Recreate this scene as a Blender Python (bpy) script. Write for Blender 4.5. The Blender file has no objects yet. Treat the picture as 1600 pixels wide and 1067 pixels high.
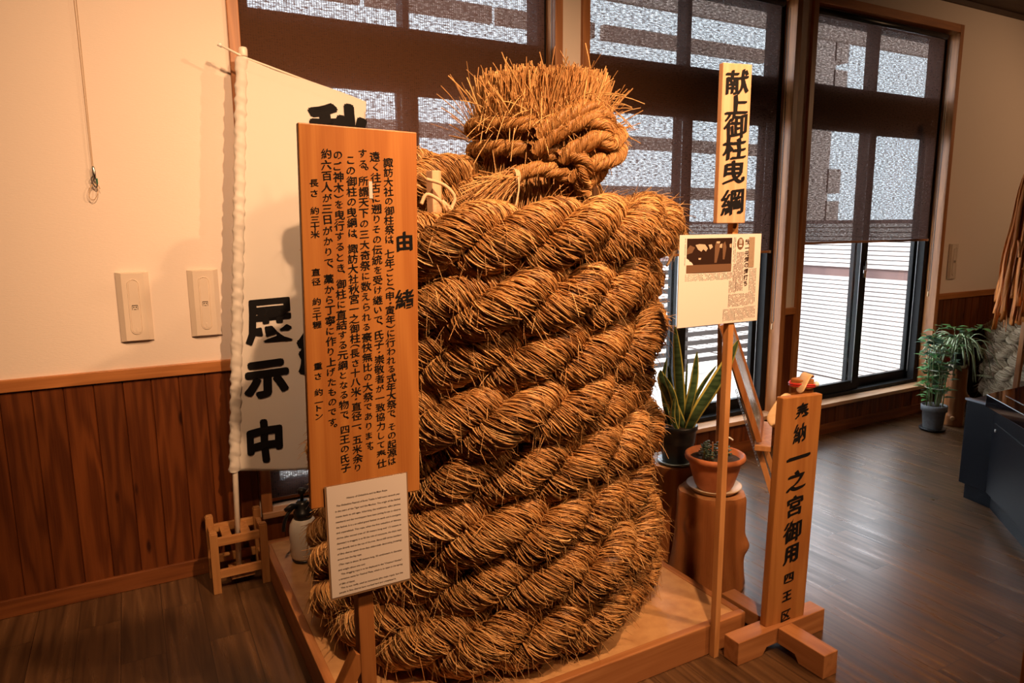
import bpy, bmesh, math, random
import numpy as np
from mathutils import Vector, Matrix, Euler
C = bpy.context.scene.collection
SC = bpy.context.scene
rnd = random.Random(7)
rng = np.random.default_rng(11)
PI = math.pi
V = Vector

# ---------------------------------------------------------------- camera
FPX, PITCH, YAW, ROLL, EYE = 1086.2, math.radians(9.547), math.radians(28.737), math.radians(-0.4387), 1.6
fw = V((math.sin(YAW)*math.cos(PITCH), math.cos(YAW)*math.cos(PITCH), -math.sin(PITCH)))
r0 = V((math.cos(YAW), -math.sin(YAW), 0)); u0 = r0.cross(fw)
rt = r0*math.cos(ROLL) + u0*math.sin(ROLL); up = -r0*math.sin(ROLL) + u0*math.cos(ROLL)
cam_d = bpy.data.cameras.new('camera'); cam = bpy.data.objects.new('camera', cam_d); C.objects.link(cam)
cam_d.sensor_width = 36; cam_d.lens = 36*FPX/1600; cam_d.clip_start = 0.02
cam.matrix_world = Matrix(((rt.x, up.x, -fw.x, 0), (rt.y, up.y, -fw.y, 0), (rt.z, up.z, -fw.z, EYE), (0, 0, 0, 1)))
SC.camera = cam

# ---------------------------------------------------------------- world, sun, room lamps, exposure
world = bpy.data.worlds.new('sky'); SC.world = world; world.use_nodes = True
wb = world.node_tree.nodes['Background']
wb.inputs[0].default_value = (0.84, 0.91, 1.0, 1); wb.inputs[1].default_value = 9.0
sun_d = bpy.data.lights.new('sun', 'SUN'); sun_d.energy = 8.0; sun_d.angle = math.radians(3); sun_d.color = (1, .95, .9)
sun = bpy.data.objects.new('sun', sun_d); C.objects.link(sun)
sun.rotation_euler = V((0.85, -0.12, -0.75)).to_track_quat('-Z', 'Y').to_euler()
WARM = (1.0, 0.58, 0.30)
def spot(name, loc, target, watts, cone, blend=0.8, size=0.05, color=WARM):
    d = bpy.data.lights.new(name, 'SPOT'); d.energy = watts; d.spot_size = math.radians(cone); d.spot_blend = blend
    d.shadow_soft_size = size; d.color = color
    o = bpy.data.objects.new(name, d); C.objects.link(o); o.location = loc
    o.rotation_euler = (V(target)-V(loc)).to_track_quat('-Z', 'Y').to_euler(); return o
spot('spot_rope', (1.0, 0.45, 3.2), (1.3, 2.3, 1.5), 430, 88, 1.0)
spot('spot_rope_right', (2.75, 0.35, 3.2), (1.7, 2.2, 1.3), 250, 95, 1.0)
spot('spot_left_wall', (0.1, 1.3, 3.2), (0.25, 3.36, 1.75), 185, 84, 1.0)
spot('spot_right_corner', (7.6, 0.7, 3.0), (6.2, 3.3, 2.0), 110, 70, 0.9)
spot('spot_front', (2.3, -0.8, 3.2), (1.8, 1.6, 0.5), 120, 80, 1.0, 0.1)
SC.view_settings.view_transform = 'Standard'; SC.view_settings.look = 'None'
SC.view_settings.exposure = 0.0; SC.view_settings.gamma = 1.0; SC.view_settings.use_curve_mapping = False

# ---------------------------------------------------------------- materials
def newmat(name, color, rough=0.6, metal=0.0, spec=0.5):
    m = bpy.data.materials.new(name); m.use_nodes = True
    b = m.node_tree.nodes['Principled BSDF']
    b.inputs['Base Color'].default_value = (*color, 1); b.inputs['Roughness'].default_value = rough
    b.inputs['Metallic'].default_value = metal; b.inputs['Specular IOR Level'].default_value = spec
    return m
def nd(m, t, **kw):
    n = m.node_tree.nodes.new(t)
    for k, v in kw.items(): setattr(n, k, v)
    return n
def lk(m, a, b): m.node_tree.links.new(a, b)
def ramp(m, stops):
    r = nd(m, 'ShaderNodeValToRGB'); e = r.color_ramp.elements
    while len(e) < len(stops): e.new(0.5)
    for i, (p, c) in enumerate(stops): e[i].position = p; e[i].color = (*c, 1) if len(c) == 3 else c
    return r
def noise(m, scale3, sc=1.0, detail=4, rough=0.55, dist=0.0, coord='Object'):
    t = nd(m, 'ShaderNodeTexCoord'); mp = nd(m, 'ShaderNodeMapping'); mp.inputs['Scale'].default_value = scale3
    n = nd(m, 'ShaderNodeTexNoise'); n.inputs['Scale'].default_value = sc; n.inputs['Detail'].default_value = detail
    n.inputs['Roughness'].default_value = rough; n.inputs['Distortion'].default_value = dist
    lk(m, t.outputs[coord], mp.inputs[0]); lk(m, mp.outputs[0], n.inputs[0]); return n
def bump(m, h, strength, dist=0.002):
    b = nd(m, 'ShaderNodeBump'); b.inputs['Strength'].default_value = strength; b.inputs['Distance'].default_value = dist
    lk(m, h, b.inputs['Height']); lk(m, b.outputs[0], m.node_tree.nodes['Principled BSDF'].inputs['Normal'])
def bsdf(m): return m.node_tree.nodes['Principled BSDF']
def noisy(name, c1, c2, scale3=(8, 8, 8), rough=0.6, detail=4, bmp=0.0, spec=0.5, lo=0.3, hi=0.7):
    m = newmat(name, c1, rough, 0, spec); n = noise(m, scale3, 1, detail)
    r = ramp(m, [(lo, c1), (hi, c2)]); lk(m, n.outputs[0], r.inputs[0]); lk(m, r.outputs[0], bsdf(m).inputs['Base Color'])
    if bmp: bump(m, n.outputs[0], bmp)
    return m
def wood(name, light, dark, along='Z', freq=26, rough=0.5, tone=False, figure=6.0, spec=0.4, knots=False, bmp=0.15):
    """wood with flat-sawn figure running along one object axis; 'tone' reads a per-plank attribute"""
    m = newmat(name, light, rough, 0, spec)
    s = {'X': (.09, 1, 1), 'Y': (1, .09, 1), 'Z': (1, 1, .09)}[along]
    fine = {'X': (4, 260, 260), 'Y': (260, 4, 260), 'Z': (260, 260, 4)}[along]
    t = nd(m, 'ShaderNodeTexCoord'); mp = nd(m, 'ShaderNodeMapping')
    mp.inputs['Scale'].default_value = tuple(k*freq for k in s)
    vec = t.outputs['Object']
    if tone:
        at = nd(m, 'ShaderNodeAttribute', attribute_name='tone'); ml = nd(m, 'ShaderNodeVectorMath', operation='SCALE')
        cmb = nd(m, 'ShaderNodeCombineXYZ')
        for i in range(3): lk(m, at.outputs['Fac'], cmb.inputs[i])
        lk(m, cmb.outputs[0], ml.inputs[0]); ml.inputs['Scale'].default_value = 7.3
        ad = nd(m, 'ShaderNodeVectorMath', operation='ADD'); lk(m, vec, ad.inputs[0]); lk(m, ml.outputs[0], ad.inputs[1]); vec = ad.outputs[0]
    lk(m, vec, mp.inputs[0])
    n1 = nd(m, 'ShaderNodeTexNoise'); n1.inputs['Scale'].default_value = 0.55; n1.inputs['Detail'].default_value = 2
    lk(m, mp.outputs[0], n1.inputs[0])
    mul = nd(m, 'ShaderNodeMath', operation='MULTIPLY'); mul.inputs[1].default_value = figure*6.0; lk(m, n1.outputs[0], mul.inputs[0])
    sn = nd(m, 'ShaderNodeMath', operation='SINE'); lk(m, mul.outputs[0], sn.inputs[0])
    mpf = nd(m, 'ShaderNodeMapping'); mpf.inputs['Scale'].default_value = fine; lk(m, vec, mpf.inputs[0])
    n2 = nd(m, 'ShaderNodeTexNoise'); n2.inputs['Scale'].default_value = 1; n2.inputs['Detail'].default_value = 3; lk(m, mpf.outputs[0], n2.inputs[0])
    a = nd(m, 'ShaderNodeMath', operation='MULTIPLY_ADD'); a.inputs[1].default_value = 0.22; a.inputs[2].default_value = 0.25; lk(m, sn.outputs[0], a.inputs[0])
    b = nd(m, 'ShaderNodeMath', operation='MULTIPLY_ADD'); b.inputs[1].default_value = 0.5; lk(m, n2.outputs[0], b.inputs[0]); lk(m, a.outputs[0], b.inputs[2])
    r = ramp(m, [(0.15, light), (0.85, dark)]); lk(m, b.outputs[0], r.inputs[0]); col = r.outputs[0]
    if knots:
        vm = nd(m, 'ShaderNodeMapping'); vm.inputs['Scale'].default_value = {'Z': (9, 9, 2.6), 'X': (2.6, 9, 9), 'Y': (9, 2.6, 9)}[along]; lk(m, vec, vm.inputs[0])
        vo = nd(m, 'ShaderNodeTexVoronoi'); vo.inputs['Scale'].default_value = 1.0; lk(m, vm.outputs[0], vo.inputs[0])
        kr = ramp(m, [(0.05, (.25, .2, .2)), (0.11, (1, 1, 1))]); lk(m, vo.outputs['Distance'], kr.inputs[0])
        mx = nd(m, 'ShaderNodeMix', data_type='RGBA', blend_type='MULTIPLY'); mx.inputs[0].default_value = 1
        lk(m, col, mx.inputs[6]); lk(m, kr.outputs[0], mx.inputs[7]); col = mx.outputs[2]
    if tone:
        tr = ramp(m, [(0, (.72, .70, .68)), (1, (1.12, 1.1, 1.05))]); lk(m, at.outputs['Fac'], tr.inputs[0])
        mx = nd(m, 'ShaderNodeMix', data_type='RGBA', blend_type='MULTIPLY'); mx.inputs[0].default_value = 1
        lk(m, col, mx.inputs[6]); lk(m, tr.outputs[0], mx.inputs[7]); col = mx.outputs[2]
    lk(m, col, bsdf(m).inputs['Base Color'])
    if bmp: bump(m, n2.outputs[0], bmp, 0.001)
    return m
M = {}
M['plaster'] = newmat('plaster', (.80, .68, .60), .85, 0, .2)
_n = noise(M['plaster'], (60, 60, 420), 1, 5); bump(M['plaster'], _n.outputs[0], .35, .0015)
M['room'] = noisy('room', (.20, .10, .05), (.14, .065, .03), (6, 6, 1))
M['wainscot'] = wood('wainscot', (.19, .052, .012), (.075, .017, .004), 'Z', 22, .42, True, 5, .4, True)
M['casing'] = wood('casing', (.46, .19, .065), (.30, .11, .035), 'Z', 30, .4, False, 4)
M['casing_h'] = wood('casing_h', (.50, .20, .065), (.33, .12, .036), 'X', 30, .4, False, 4)
M['sill'] = wood('sill', (.62, .36, .20), (.46, .24, .12), 'X', 26, .35, False, 4)
M['ceiling'] = noisy('ceiling', (.10, .055, .03), (.06, .03, .018), (3, 30, 3))
M['board'] = wood('board', (.57, .225, .055), (.42, .14, .030), 'Z', 24, .45, False, 4)
M['board_pale'] = wood('board_pale', (.72, .44, .27), (.58, .31, .16), 'Z', 34, .5, False, 4)
M['board_aged'] = wood('board_aged', (.44, .185, .05), (.32, .115, .028), 'Z', 26, .5, False, 4)
M['timber'] = wood('timber', (.46, .20, .075), (.30, .11, .035), 'X', 24, .45, False, 4)
M['timber_y'] = wood('timber_y', (.46, .20, .075), (.30, .11, .035), 'Y', 24, .45, False, 4)
M['post'] = wood('post', (.44, .17, .05), (.30, .10, .026), 'Z', 34, .45, False, 4)
M['post_pale'] = wood('post_pale', (.60, .29, .11), (.45, .19, .06), 'Z', 34, .45, False, 4)
M['rackwood'] = wood('rackwood', (.48, .23, .08), (.34, .14, .045), 'Z', 30, .45, False, 4)
M['rackwood_x'] = wood('rackwood_x', (.52, .26, .09), (.36, .15, .05), 'X', 30, .45, False, 4)
M['log'] = wood('log', (.40, .155, .05), (.22, .07, .02), 'Z', 14, .38, False, 3, .45, True)
M['logtop'] = noisy('logtop', (.50, .24, .09), (.34, .14, .05), (30, 30, 30), .6)
M['platform_top'] = noisy('platform_top', (.60, .34, .15), (.42, .21, .085), (14, 14, 14), .35, 8, 0, .5)
M['ink'] = newmat('ink', (.008, .007, .008), .7, 0, .12)
M['ink_brown'] = newmat('ink_brown', (.03, .012, .007), .8, 0, .1)
M['paper'] = newmat('paper', (.80, .69, .63), .5)
M['film'] = newmat('film', (.30, .17, .09), .15)
M['alu'] = newmat('alu', (.008, .008, .009), .45, .0, .15)
M['steel'] = newmat('steel', (.55, .54, .52), .3, 1)
M['cord'] = newmat('cord', (.62, .42, .25), .8)
M['plate'] = newmat('plate', (.70, .58, .48), .4)
M['plate_dark'] = newmat('plate_dark', (.05, .04, .035), .4)
M['white'] = newmat('white', (.80, .76, .70), .4)
M['pole'] = newmat('pole', (.80, .70, .60), .35)
M['black'] = newmat('black', (.012, .013, .016), .35)
M['cabinet'] = newmat('cabinet', (.004, .005, .008), .4, 0, .1)
M['blackglass'] = newmat('blackglass', (.008, .008, .010), .06)
M['terracotta'] = noisy('terracotta', (.50, .17, .06), (.40, .12, .04), (25, 25, 25), .6)
M['saucer'] = newmat('saucer', (.62, .50, .36), .5)
M['saucer_blue'] = newmat('saucer_blue', (.28, .40, .48), .35)
M['soil'] = noisy('soil', (.05, .03, .02), (.02, .012, .01), (90, 90, 90), .9, 4, .8)
M['greypot'] = noisy('greypot', (.17, .18, .19), (.12, .125, .135), (60, 60, 60), .7)
M['leaf'] = noisy('leaf', (.10, .28, .06), (.045, .15, .04), (20, 20, 20), .45)
M['leaf_blue'] = noisy('leaf_blue', (.10, .20, .12), (.05, .12, .07), (20, 20, 20), .45)
M['jade'] = noisy('jade', (.10, .16, .10), (.04, .07, .045), (20, 20, 20), .35)
M['stem'] = newmat('stem', (.22, .24, .10), .6)
M['red'] = newmat('red', (.55, .03, .02), .5)
M['creamwood'] = noisy('creamwood', (.74, .52, .30), (.60, .36, .16), (14, 14, 50), .6)
M['hemp'] = noisy('hemp', (.66, .21, .028), (.46, .12, .014), (60, 60, 4), .6)
M['siding'] = newmat('siding', (.42, .37, .35), .8)
M['siding_gap'] = newmat('siding_gap', (.10, .055, .05), .8)
M['fence'] = newmat('fence', (.07, .055, .05), .8)
M['ground'] = noisy('ground', (.50, .47, .44), (.34, .31, .29), (9, 9, 9), .9, 8)
M['eave'] = newmat('eave', (.50, .37, .31), .8)
M['picture'] = noisy('picture', (.45, .44, .42), (.10, .10, .11), (5, 5, 5), .2)
# flag cloth: thin white nylon
m = M['cloth'] = newmat('cloth', (.86, .80, .74), .7, 0, .3)
_tl = nd(m, 'ShaderNodeBsdfTranslucent'); _tl.inputs[0].default_value = (.8, .74, .7, 1); _mx = nd(m, 'ShaderNodeMixShader'); _mx.inputs[0].default_value = .25
lk(m, bsdf(m).outputs[0], _mx.inputs[1]); lk(m, _tl.outputs[0], _mx.inputs[2]); lk(m, _mx.outputs[0], m.node_tree.nodes['Material Output'].inputs[0])
_n = noise(m, (500, 500, 500), 1, 2); bump(m, _n.outputs[0], .12, .0008)
# glass
m = M['glass'] = newmat('glass', (1, 1, 1), 0.02)
_tr = nd(m, 'ShaderNodeBsdfTransparent'); _tr.inputs[0].default_value = (.93, .95, .95, 1); _gl = nd(m, 'ShaderNodeBsdfGlossy'); _gl.inputs['Roughness'].default_value = .01
_lw = nd(m, 'ShaderNodeLayerWeight'); _pw = nd(m, 'ShaderNodeMath', operation='POWER'); _pw.inputs[1].default_value = 5; lk(m, _lw.outputs['Facing'], _pw.inputs[0])
_fr = nd(m, 'ShaderNodeMath', operation='MULTIPLY_ADD'); _fr.inputs[1].default_value = .6; _fr.inputs[2].default_value = .03; lk(m, _pw.outputs[0], _fr.inputs[0]); _mx = nd(m, 'ShaderNodeMixShader')
lk(m, _fr.outputs[0], _mx.inputs[0]); lk(m, _tr.outputs[0], _mx.inputs[1]); lk(m, _gl.outputs[0], _mx.inputs[2]); lk(m, _mx.outputs[0], m.node_tree.nodes['Material Output'].inputs[0])
# open-weave blind: threads with see-through gaps
m = M['blind'] = newmat('blind', (.105, .045, .022), .8, 0, .2)
_h = noise(m, (34, 1, 150), 1, 3, .7); _v = nd(m, 'ShaderNodeTexWave'); _v.bands_direction = 'X'; _v.inputs['Scale'].default_value = 28; _v.inputs['Distortion'].default_value = .7; _v.inputs['Detail'].default_value = 2; _v.inputs['Detail Scale'].default_value = 1.2
_tc = nd(m, 'ShaderNodeTexCoord'); lk(m, _tc.outputs['Object'], _v.inputs[0])
_hr = ramp(m, [(.40, (.012, .012, .012)), (.64, (.21, .21, .21))]); lk(m, _h.outputs[0], _hr.inputs[0])
_vr = ramp(m, [(.0, (.15, .15, .15)), (.30, (1, 1, 1))]); lk(m, _v.outputs[0], _vr.inputs[0])
_ml = nd(m, 'ShaderNodeMath', operation='MULTIPLY'); lk(m, _hr.outputs[0], _ml.inputs[0]); lk(m, _vr.outputs[0], _ml.inputs[1])
_tl = nd(m, 'ShaderNodeBsdfTranslucent'); _tl.inputs[0].default_value = (.045, .025, .020, 1); _m1 = nd(m, 'ShaderNodeMixShader'); _m1.inputs[0].default_value = .35
lk(m, bsdf(m).outputs[0], _m1.inputs[1]); lk(m, _tl.outputs[0], _m1.inputs[2])
_tp = nd(m, 'ShaderNodeBsdfTransparent'); _m2 = nd(m, 'ShaderNodeMixShader'); lk(m, _ml.outputs[0], _m2.inputs[0]); lk(m, _m1.outputs[0], _m2.inputs[1]); lk(m, _tp.outputs[0], _m2.inputs[2])
lk(m, _m2.outputs[0], m.node_tree.nodes['Material Output'].inputs[0])
# straw: each straw carries a tone value
def straw_mat(name, lo, mid, hi, rough=.5):
    m = newmat(name, mid, rough, 0, .35)
    a = nd(m, 'ShaderNodeAttribute', attribute_name='tone'); r = ramp(m, [(0, lo), (.5, mid), (1, hi)])
    lk(m, a.outputs['Fac'], r.inputs[0]); lk(m, r.outputs[0], bsdf(m).inputs['Base Color']); return m
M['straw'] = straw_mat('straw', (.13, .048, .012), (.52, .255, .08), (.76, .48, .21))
M['straw_brush'] = straw_mat('straw_brush', (.28, .12, .035), (.50, .25, .085), (.70, .43, .18))
M['straw_pale'] = straw_mat('straw_pale', (.32, .22, .13), (.55, .42, .27), (.70, .57, .40))
# floor: wood-look planks running away from the viewer
m = M['floor'] = newmat('floor', (.2, .1, .05), .33, 0, .85)
_tc = nd(m, 'ShaderNodeTexCoord'); _mp = nd(m, 'ShaderNodeMapping'); _mp.inputs['Rotation'].default_value = (0, 0, PI/2); lk(m, _tc.outputs['Object'], _mp.inputs[0])
_br = nd(m, 'ShaderNodeTexBrick'); _br.offset = .37; _br.inputs['Scale'].default_value = 1; _br.inputs['Brick Width'].default_value = .92; _br.inputs['Row Height'].default_value = .152
_br.inputs['Mortar Size'].default_value = .0012; _br.inputs['Color1'].default_value = (.05, .05, .05, 1); _br.inputs['Color2'].default_value = (.95, .95, .95, 1); _br.inputs['Mortar'].default_value = (0, 0, 0, 1); _br.inputs['Bias'].default_value = 0
lk(m, _mp.outputs[0], _br.inputs[0])
_g = nd(m, 'ShaderNodeMapping'); _g.inputs['Scale'].default_value = (34, 1.6, 1); lk(m, _tc.outputs['Object'], _g.inputs[0])
_sep = nd(m, 'ShaderNodeCombineXYZ'); lk(m, _br.outputs[0], _sep.inputs[1]); _sc = nd(m, 'ShaderNodeVectorMath', operation='SCALE'); _sc.inputs['Scale'].default_value = 9; lk(m, _sep.outputs[0], _sc.inputs[0])
_ad = nd(m, 'ShaderNodeVectorMath', operation='ADD'); lk(m, _g.outputs[0], _ad.inputs[0]); lk(m, _sc.outputs[0], _ad.inputs[1])
_n = nd(m, 'ShaderNodeTexNoise'); _n.inputs['Scale'].default_value = 1; _n.inputs['Detail'].default_value = 6; _n.inputs['Distortion'].default_value = .6; lk(m, _ad.outputs[0], _n.inputs[0])
_r = ramp(m, [(.3, (.045, .021, .009)), (.55, (.125, .062, .027)), (.75, (.19, .102, .048))]); lk(m, _n.outputs[0], _r.inputs[0])
_r2 = ramp(m, [(0, (.66, .64, .62)), (1, (1.1, 1.08, 1.04))]); lk(m, _br.outputs[0], _r2.inputs[0])
_mx = nd(m, 'ShaderNodeMix', data_type='RGBA', blend_type='MULTIPLY'); _mx.inputs[0].default_value = 1; lk(m, _r.outputs[0], _mx.inputs[6]); lk(m, _r2.outputs[0], _mx.inputs[7])
_mx2 = nd(m, 'ShaderNodeMix', data_type='RGBA'); lk(m, _br.outputs['Fac'], _mx2.inputs[0]); lk(m, _mx.outputs[2], _mx2.inputs[6]); _mx2.inputs[7].default_value = (.02, .01, .006, 1)
lk(m, _mx2.outputs[2], bsdf(m).inputs['Base Color'])
_rr = ramp(m, [(.3, (.36, .36, .36)), (.7, (.25, .25, .25))]); lk(m, _n.outputs[0], _rr.inputs[0]); lk(m, _rr.outputs[0], bsdf(m).inputs['Roughness'])
bump(m, _n.outputs[0], .12, .001)
# snake plant leaf: dark green banded with a yellow margin (margin follows the leaf's own width)
m = M['snake'] = newmat('snake', (.05, .12, .04), .35)
_u = nd(m, 'ShaderNodeUVMap'); _s = nd(m, 'ShaderNodeSeparateXYZ'); lk(m, _u.outputs[0], _s.inputs[0])
_a = nd(m, 'ShaderNodeMath', operation='SUBTRACT'); _a.inputs[1].default_value = .5; lk(m, _s.outputs[0], _a.inputs[0]); _b = nd(m, 'ShaderNodeMath', operation='ABSOLUTE'); lk(m, _a.outputs[0], _b.inputs[0])
_er = ramp(m, [(.33, (0, 0, 0)), (.37, (1, 1, 1))]); lk(m, _b.outputs[0], _er.inputs[0])
_n = noise(m, (10, 10, 60), 1, 3); _gr = ramp(m, [(.35, (.012, .035, .014)), (.65, (.07, .12, .05))]); lk(m, _n.outputs[0], _gr.inputs[0])
_mx = nd(m, 'ShaderNodeMix', data_type='RGBA'); lk(m, _er.outputs[0], _mx.inputs[0]); lk(m, _gr.outputs[0], _mx.inputs[6]); _mx.inputs[7].default_value = (.50, .44, .10, 1); lk(m, _mx.outputs[2], bsdf(m).inputs['Base Color'])
# spider plant leaf: pale edges
m = M['spider'] = newmat('spider', (.2, .3, .1), .4)
_u = nd(m, 'ShaderNodeUVMap'); _s = nd(m, 'ShaderNodeSeparateXYZ'); lk(m, _u.outputs[0], _s.inputs[0])
_a = nd(m, 'ShaderNodeMath', operation='SUBTRACT'); _a.inputs[1].default_value = .5; lk(m, _s.outputs[0], _a.inputs[0]); _b = nd(m, 'ShaderNodeMath', operation='ABSOLUTE'); lk(m, _a.outputs[0], _b.inputs[0])
_er = ramp(m, [(.20, (.10, .20, .07)), (.28, (.55, .60, .36))]); lk(m, _b.outputs[0], _er.inputs[0]); lk(m, _er.outputs[0], bsdf(m).inputs['Base Color'])

# ---------------------------------------------------------------- object helpers
def tag(o, label=None, cat=None, group=None, kind=None):
    if label: o['label'] = label
    if cat: o['category'] = cat
    if group: o['group'] = group
    if kind: o['kind'] = kind
    return o
def thing(name, loc, label, cat, group=None):
    o = bpy.data.objects.new(name, None); C.objects.link(o); o.location = loc; o.empty_display_size = .1
    return tag(o, label, cat, group)
ORG = {}
def origin(p):
    v = V((0, 0, 0))
    while p is not None: v = v + p.location; p = p.parent
    return v
def link(name, me, mat, parent=None, smooth=False, bevel=0, loc=None):
    """link a mesh built in world coordinates as one object; its origin moves to the parent's base (or loc)"""
    o = bpy.data.objects.new(name, me); C.objects.link(o)
    mats = mat if isinstance(mat, (list, tuple)) else [mat]
    for mm in mats: me.materials.append(mm)
    off = origin(parent) if parent is not None else (V(loc) if loc is not None else V((0, 0, 0)))
    if off.length > 0: me.transform(Matrix.Translation(-off))
    if parent is not None: o.parent = parent
    elif loc is not None: o.location = loc
    if smooth: me.polygons.foreach_set('use_smooth', [True]*len(me.polygons))
    if bevel:
        b = o.modifiers.new('bevel', 'BEVEL'); b.width = bevel; b.segments = 2; b.limit_method = 'ANGLE'; b.angle_limit = math.radians(40)
    return o
class MB:
    def __init__(self): self.v = []; self.f = []; self.tone = []; self.mi = []; self.uv = None
    def add(self, vs, fs, tone=0.5, mi=0):
        b = len(self.v); self.v += [tuple(p) for p in vs]; self.f += [tuple(i+b for i in f) for f in fs]
        self.tone += [tone]*len(vs); self.mi += [mi]*len(fs); return self
    def box(self, x0, x1, y0, y1, z0, z1, tone=.5, rot=None, mi=0):
        vs = [V((x, y, z)) for z in (z0, z1) for y in (y0, y1) for x in (x0, x1)]
        if rot is not None: vs = [rot @ p for p in vs]
        return self.add(vs, [(0, 2, 3, 1), (4, 5, 7, 6), (0, 1, 5, 4), (2, 6, 7, 3), (0, 4, 6, 2), (1, 3, 7, 5)], tone, mi)
    def bar(self, p, q, w, h, upv=(0, 0, 1), tone=.5, mi=0):
        p, q = V(p), V(q); d = (q-p).normalized(); a = d.cross(V(upv))
        if a.length < 1e-4: a = d.cross(V((0, 1, 0)))
        a.normalize(); b = a.cross(d)
        vs = [e + a*(sx*w/2) + b*(sy*h/2) for e in (p, q) for sx, sy in ((-1, -1), (1, -1), (1, 1), (-1, 1))]
        return self.add(vs, [(0, 3, 2, 1), (4, 5, 6, 7), (0, 1, 5, 4), (1, 2, 6, 5), (2, 3, 7, 6), (3, 0, 4, 7)], tone, mi)
    def tube(self, pts, r, sides=8, caps=True, tone=.5, closed=False, mi=0):
        pts = [V(p) for p in pts]; n = len(pts); rs = r if isinstance(r, (list, tuple)) else [r]*n
        t0 = (pts[1]-pts[0]).normalized(); a = t0.orthogonal().normalized(); vs = []
        for i in range(n):
            if closed: t = (pts[(i+1) % n]-pts[i-1]).normalized()
            else: t = (pts[min(i+1, n-1)]-pts[max(i-1, 0)]).normalized()
            a = (a - t*a.dot(t)).normalized(); b = t.cross(a)
            vs += [pts[i] + (a*math.cos(k*2*PI/sides)+b*math.sin(k*2*PI/sides))*rs[i] for k in range(sides)]
        fs = []
        for i in range(n if closed else n-1):
            j = (i+1) % n
            fs += [(i*sides+k, i*sides+(k+1) % sides, j*sides+(k+1) % sides, j*sides+k) for k in range(sides)]
        if caps and not closed: fs += [tuple(range(sides))[::-1], tuple((n-1)*sides+k for k in range(sides))]
        return self.add(vs, fs, tone, mi)
    def lathe(self, c, prof, sides=40, tone=.5, closed=False, mi=0):
        cx, cy, cz = c; vs = []; n = len(prof)
        for r, z in prof: vs += [(cx+r*math.cos(k*2*PI/sides), cy+r*math.sin(k*2*PI/sides), cz+z) for k in range(sides)]
        fs = [(i*sides+k, i*sides+(k+1) % sides, (i+1)*sides+(k+1) % sides, (i+1)*sides+k) for i in range(n-1) for k in range(sides)]
        if not closed: fs += [tuple(range(sides))[::-1], tuple((n-1)*sides+k for k in range(sides))]
        return self.add(vs, fs, tone, mi)
    def prism(self, poly, h, M4, tone=.5, mi=0):
        """2-D polygon in the local xz plane, thickness h along local +y, placed by matrix"""
        n = len(poly); vs = [M4 @ V((x, 0, z)) for x, z in poly] + [M4 @ V((x, h, z)) for x, z in poly]
        fs = [tuple(range(n)), tuple(range(2*n-1, n-1, -1))] + [(i, n+i, n+(i+1) % n, (i+1) % n) for i in range(n)]
        return self.add(vs, fs, tone, mi)
    def mesh(self, name):
        me = bpy.data.meshes.new(name); me.from_pydata(self.v, [], self.f); me.update()
        a = me.attributes.new('tone', 'FLOAT', 'POINT'); a.data.foreach_set('value', self.tone)
        if any(self.mi): me.polygons.foreach_set('material_index', self.mi)
        if self.uv is not None:
            ul = me.uv_layers.new(name='UVMap'); idx = [l.vertex_index for l in me.loops]
            ul.data.foreach_set('uv', [c for i in idx for c in self.uv[i]])
        return me
    def build(self, name, mat, parent=None, smooth=False, bevel=0, loc=None):
        me = self.mesh(name)
        bm = bmesh.new(); bm.from_mesh(me); bmesh.ops.recalc_face_normals(bm, faces=bm.faces); bm.to_mesh(me); bm.free()
        return link(name, me, mat, parent, smooth, bevel, loc)
def struct(o): o['kind'] = 'structure'; return o
def smooth_angle(o, deg=40):
    me = o.data; me.polygons.foreach_set('use_smooth', [True]*len(me.polygons))
    try: me.set_sharp_from_angle(angle=math.radians(deg))
    except Exception: pass
    return o
def copy_thing(root, delta, label):
    r = root.copy(); C.objects.link(r); r.location = root.location + V(delta); r['label'] = label
    for ch in root.children:
        c2 = ch.copy(); C.objects.link(c2); c2.parent = r
        for g in ch.children:
            g2 = g.copy(); C.objects.link(g2); g2.parent = c2
    return r

# many thin tubes at once: P is (M, n, 3), R is (M, n) or scalar
def tubes_arrays(P, R, sides=3, ref=None):
    Mn, n, _ = P.shape
    T = np.gradient(P, axis=1); T /= np.linalg.norm(T, axis=2, keepdims=True)+1e-9
    if ref is None:
        ref = rng.normal(size=(Mn, 1, 3)); ref = np.repeat(ref, n, axis=1)
    A = np.cross(T, ref); A /= np.linalg.norm(A, axis=2, keepdims=True)+1e-9
    B = np.cross(A, T)
    R = np.broadcast_to(R, (Mn, n))[..., None]
    rings = np.stack([P + R*(A*math.cos(2*PI*k/sides+PI/2) + B*math.sin(2*PI*k/sides+PI/2)) for k in range(sides)], axis=2)
    verts = rings.reshape(-1, 3)
    base = (np.arange(Mn)*n*sides)[:, None, None] + (np.arange(n-1)*sides)[None, :, None] + np.arange(sides)[None, None, :]
    nxt = (np.arange(Mn)*n*sides)[:, None, None] + (np.arange(n-1)*sides)[None, :, None] + ((np.arange(sides)+1) % sides)[None, None, :]
    quads = np.stack([base, nxt, nxt+sides, base+sides], axis=-1).reshape(-1, 4)
    return verts, quads
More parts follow.
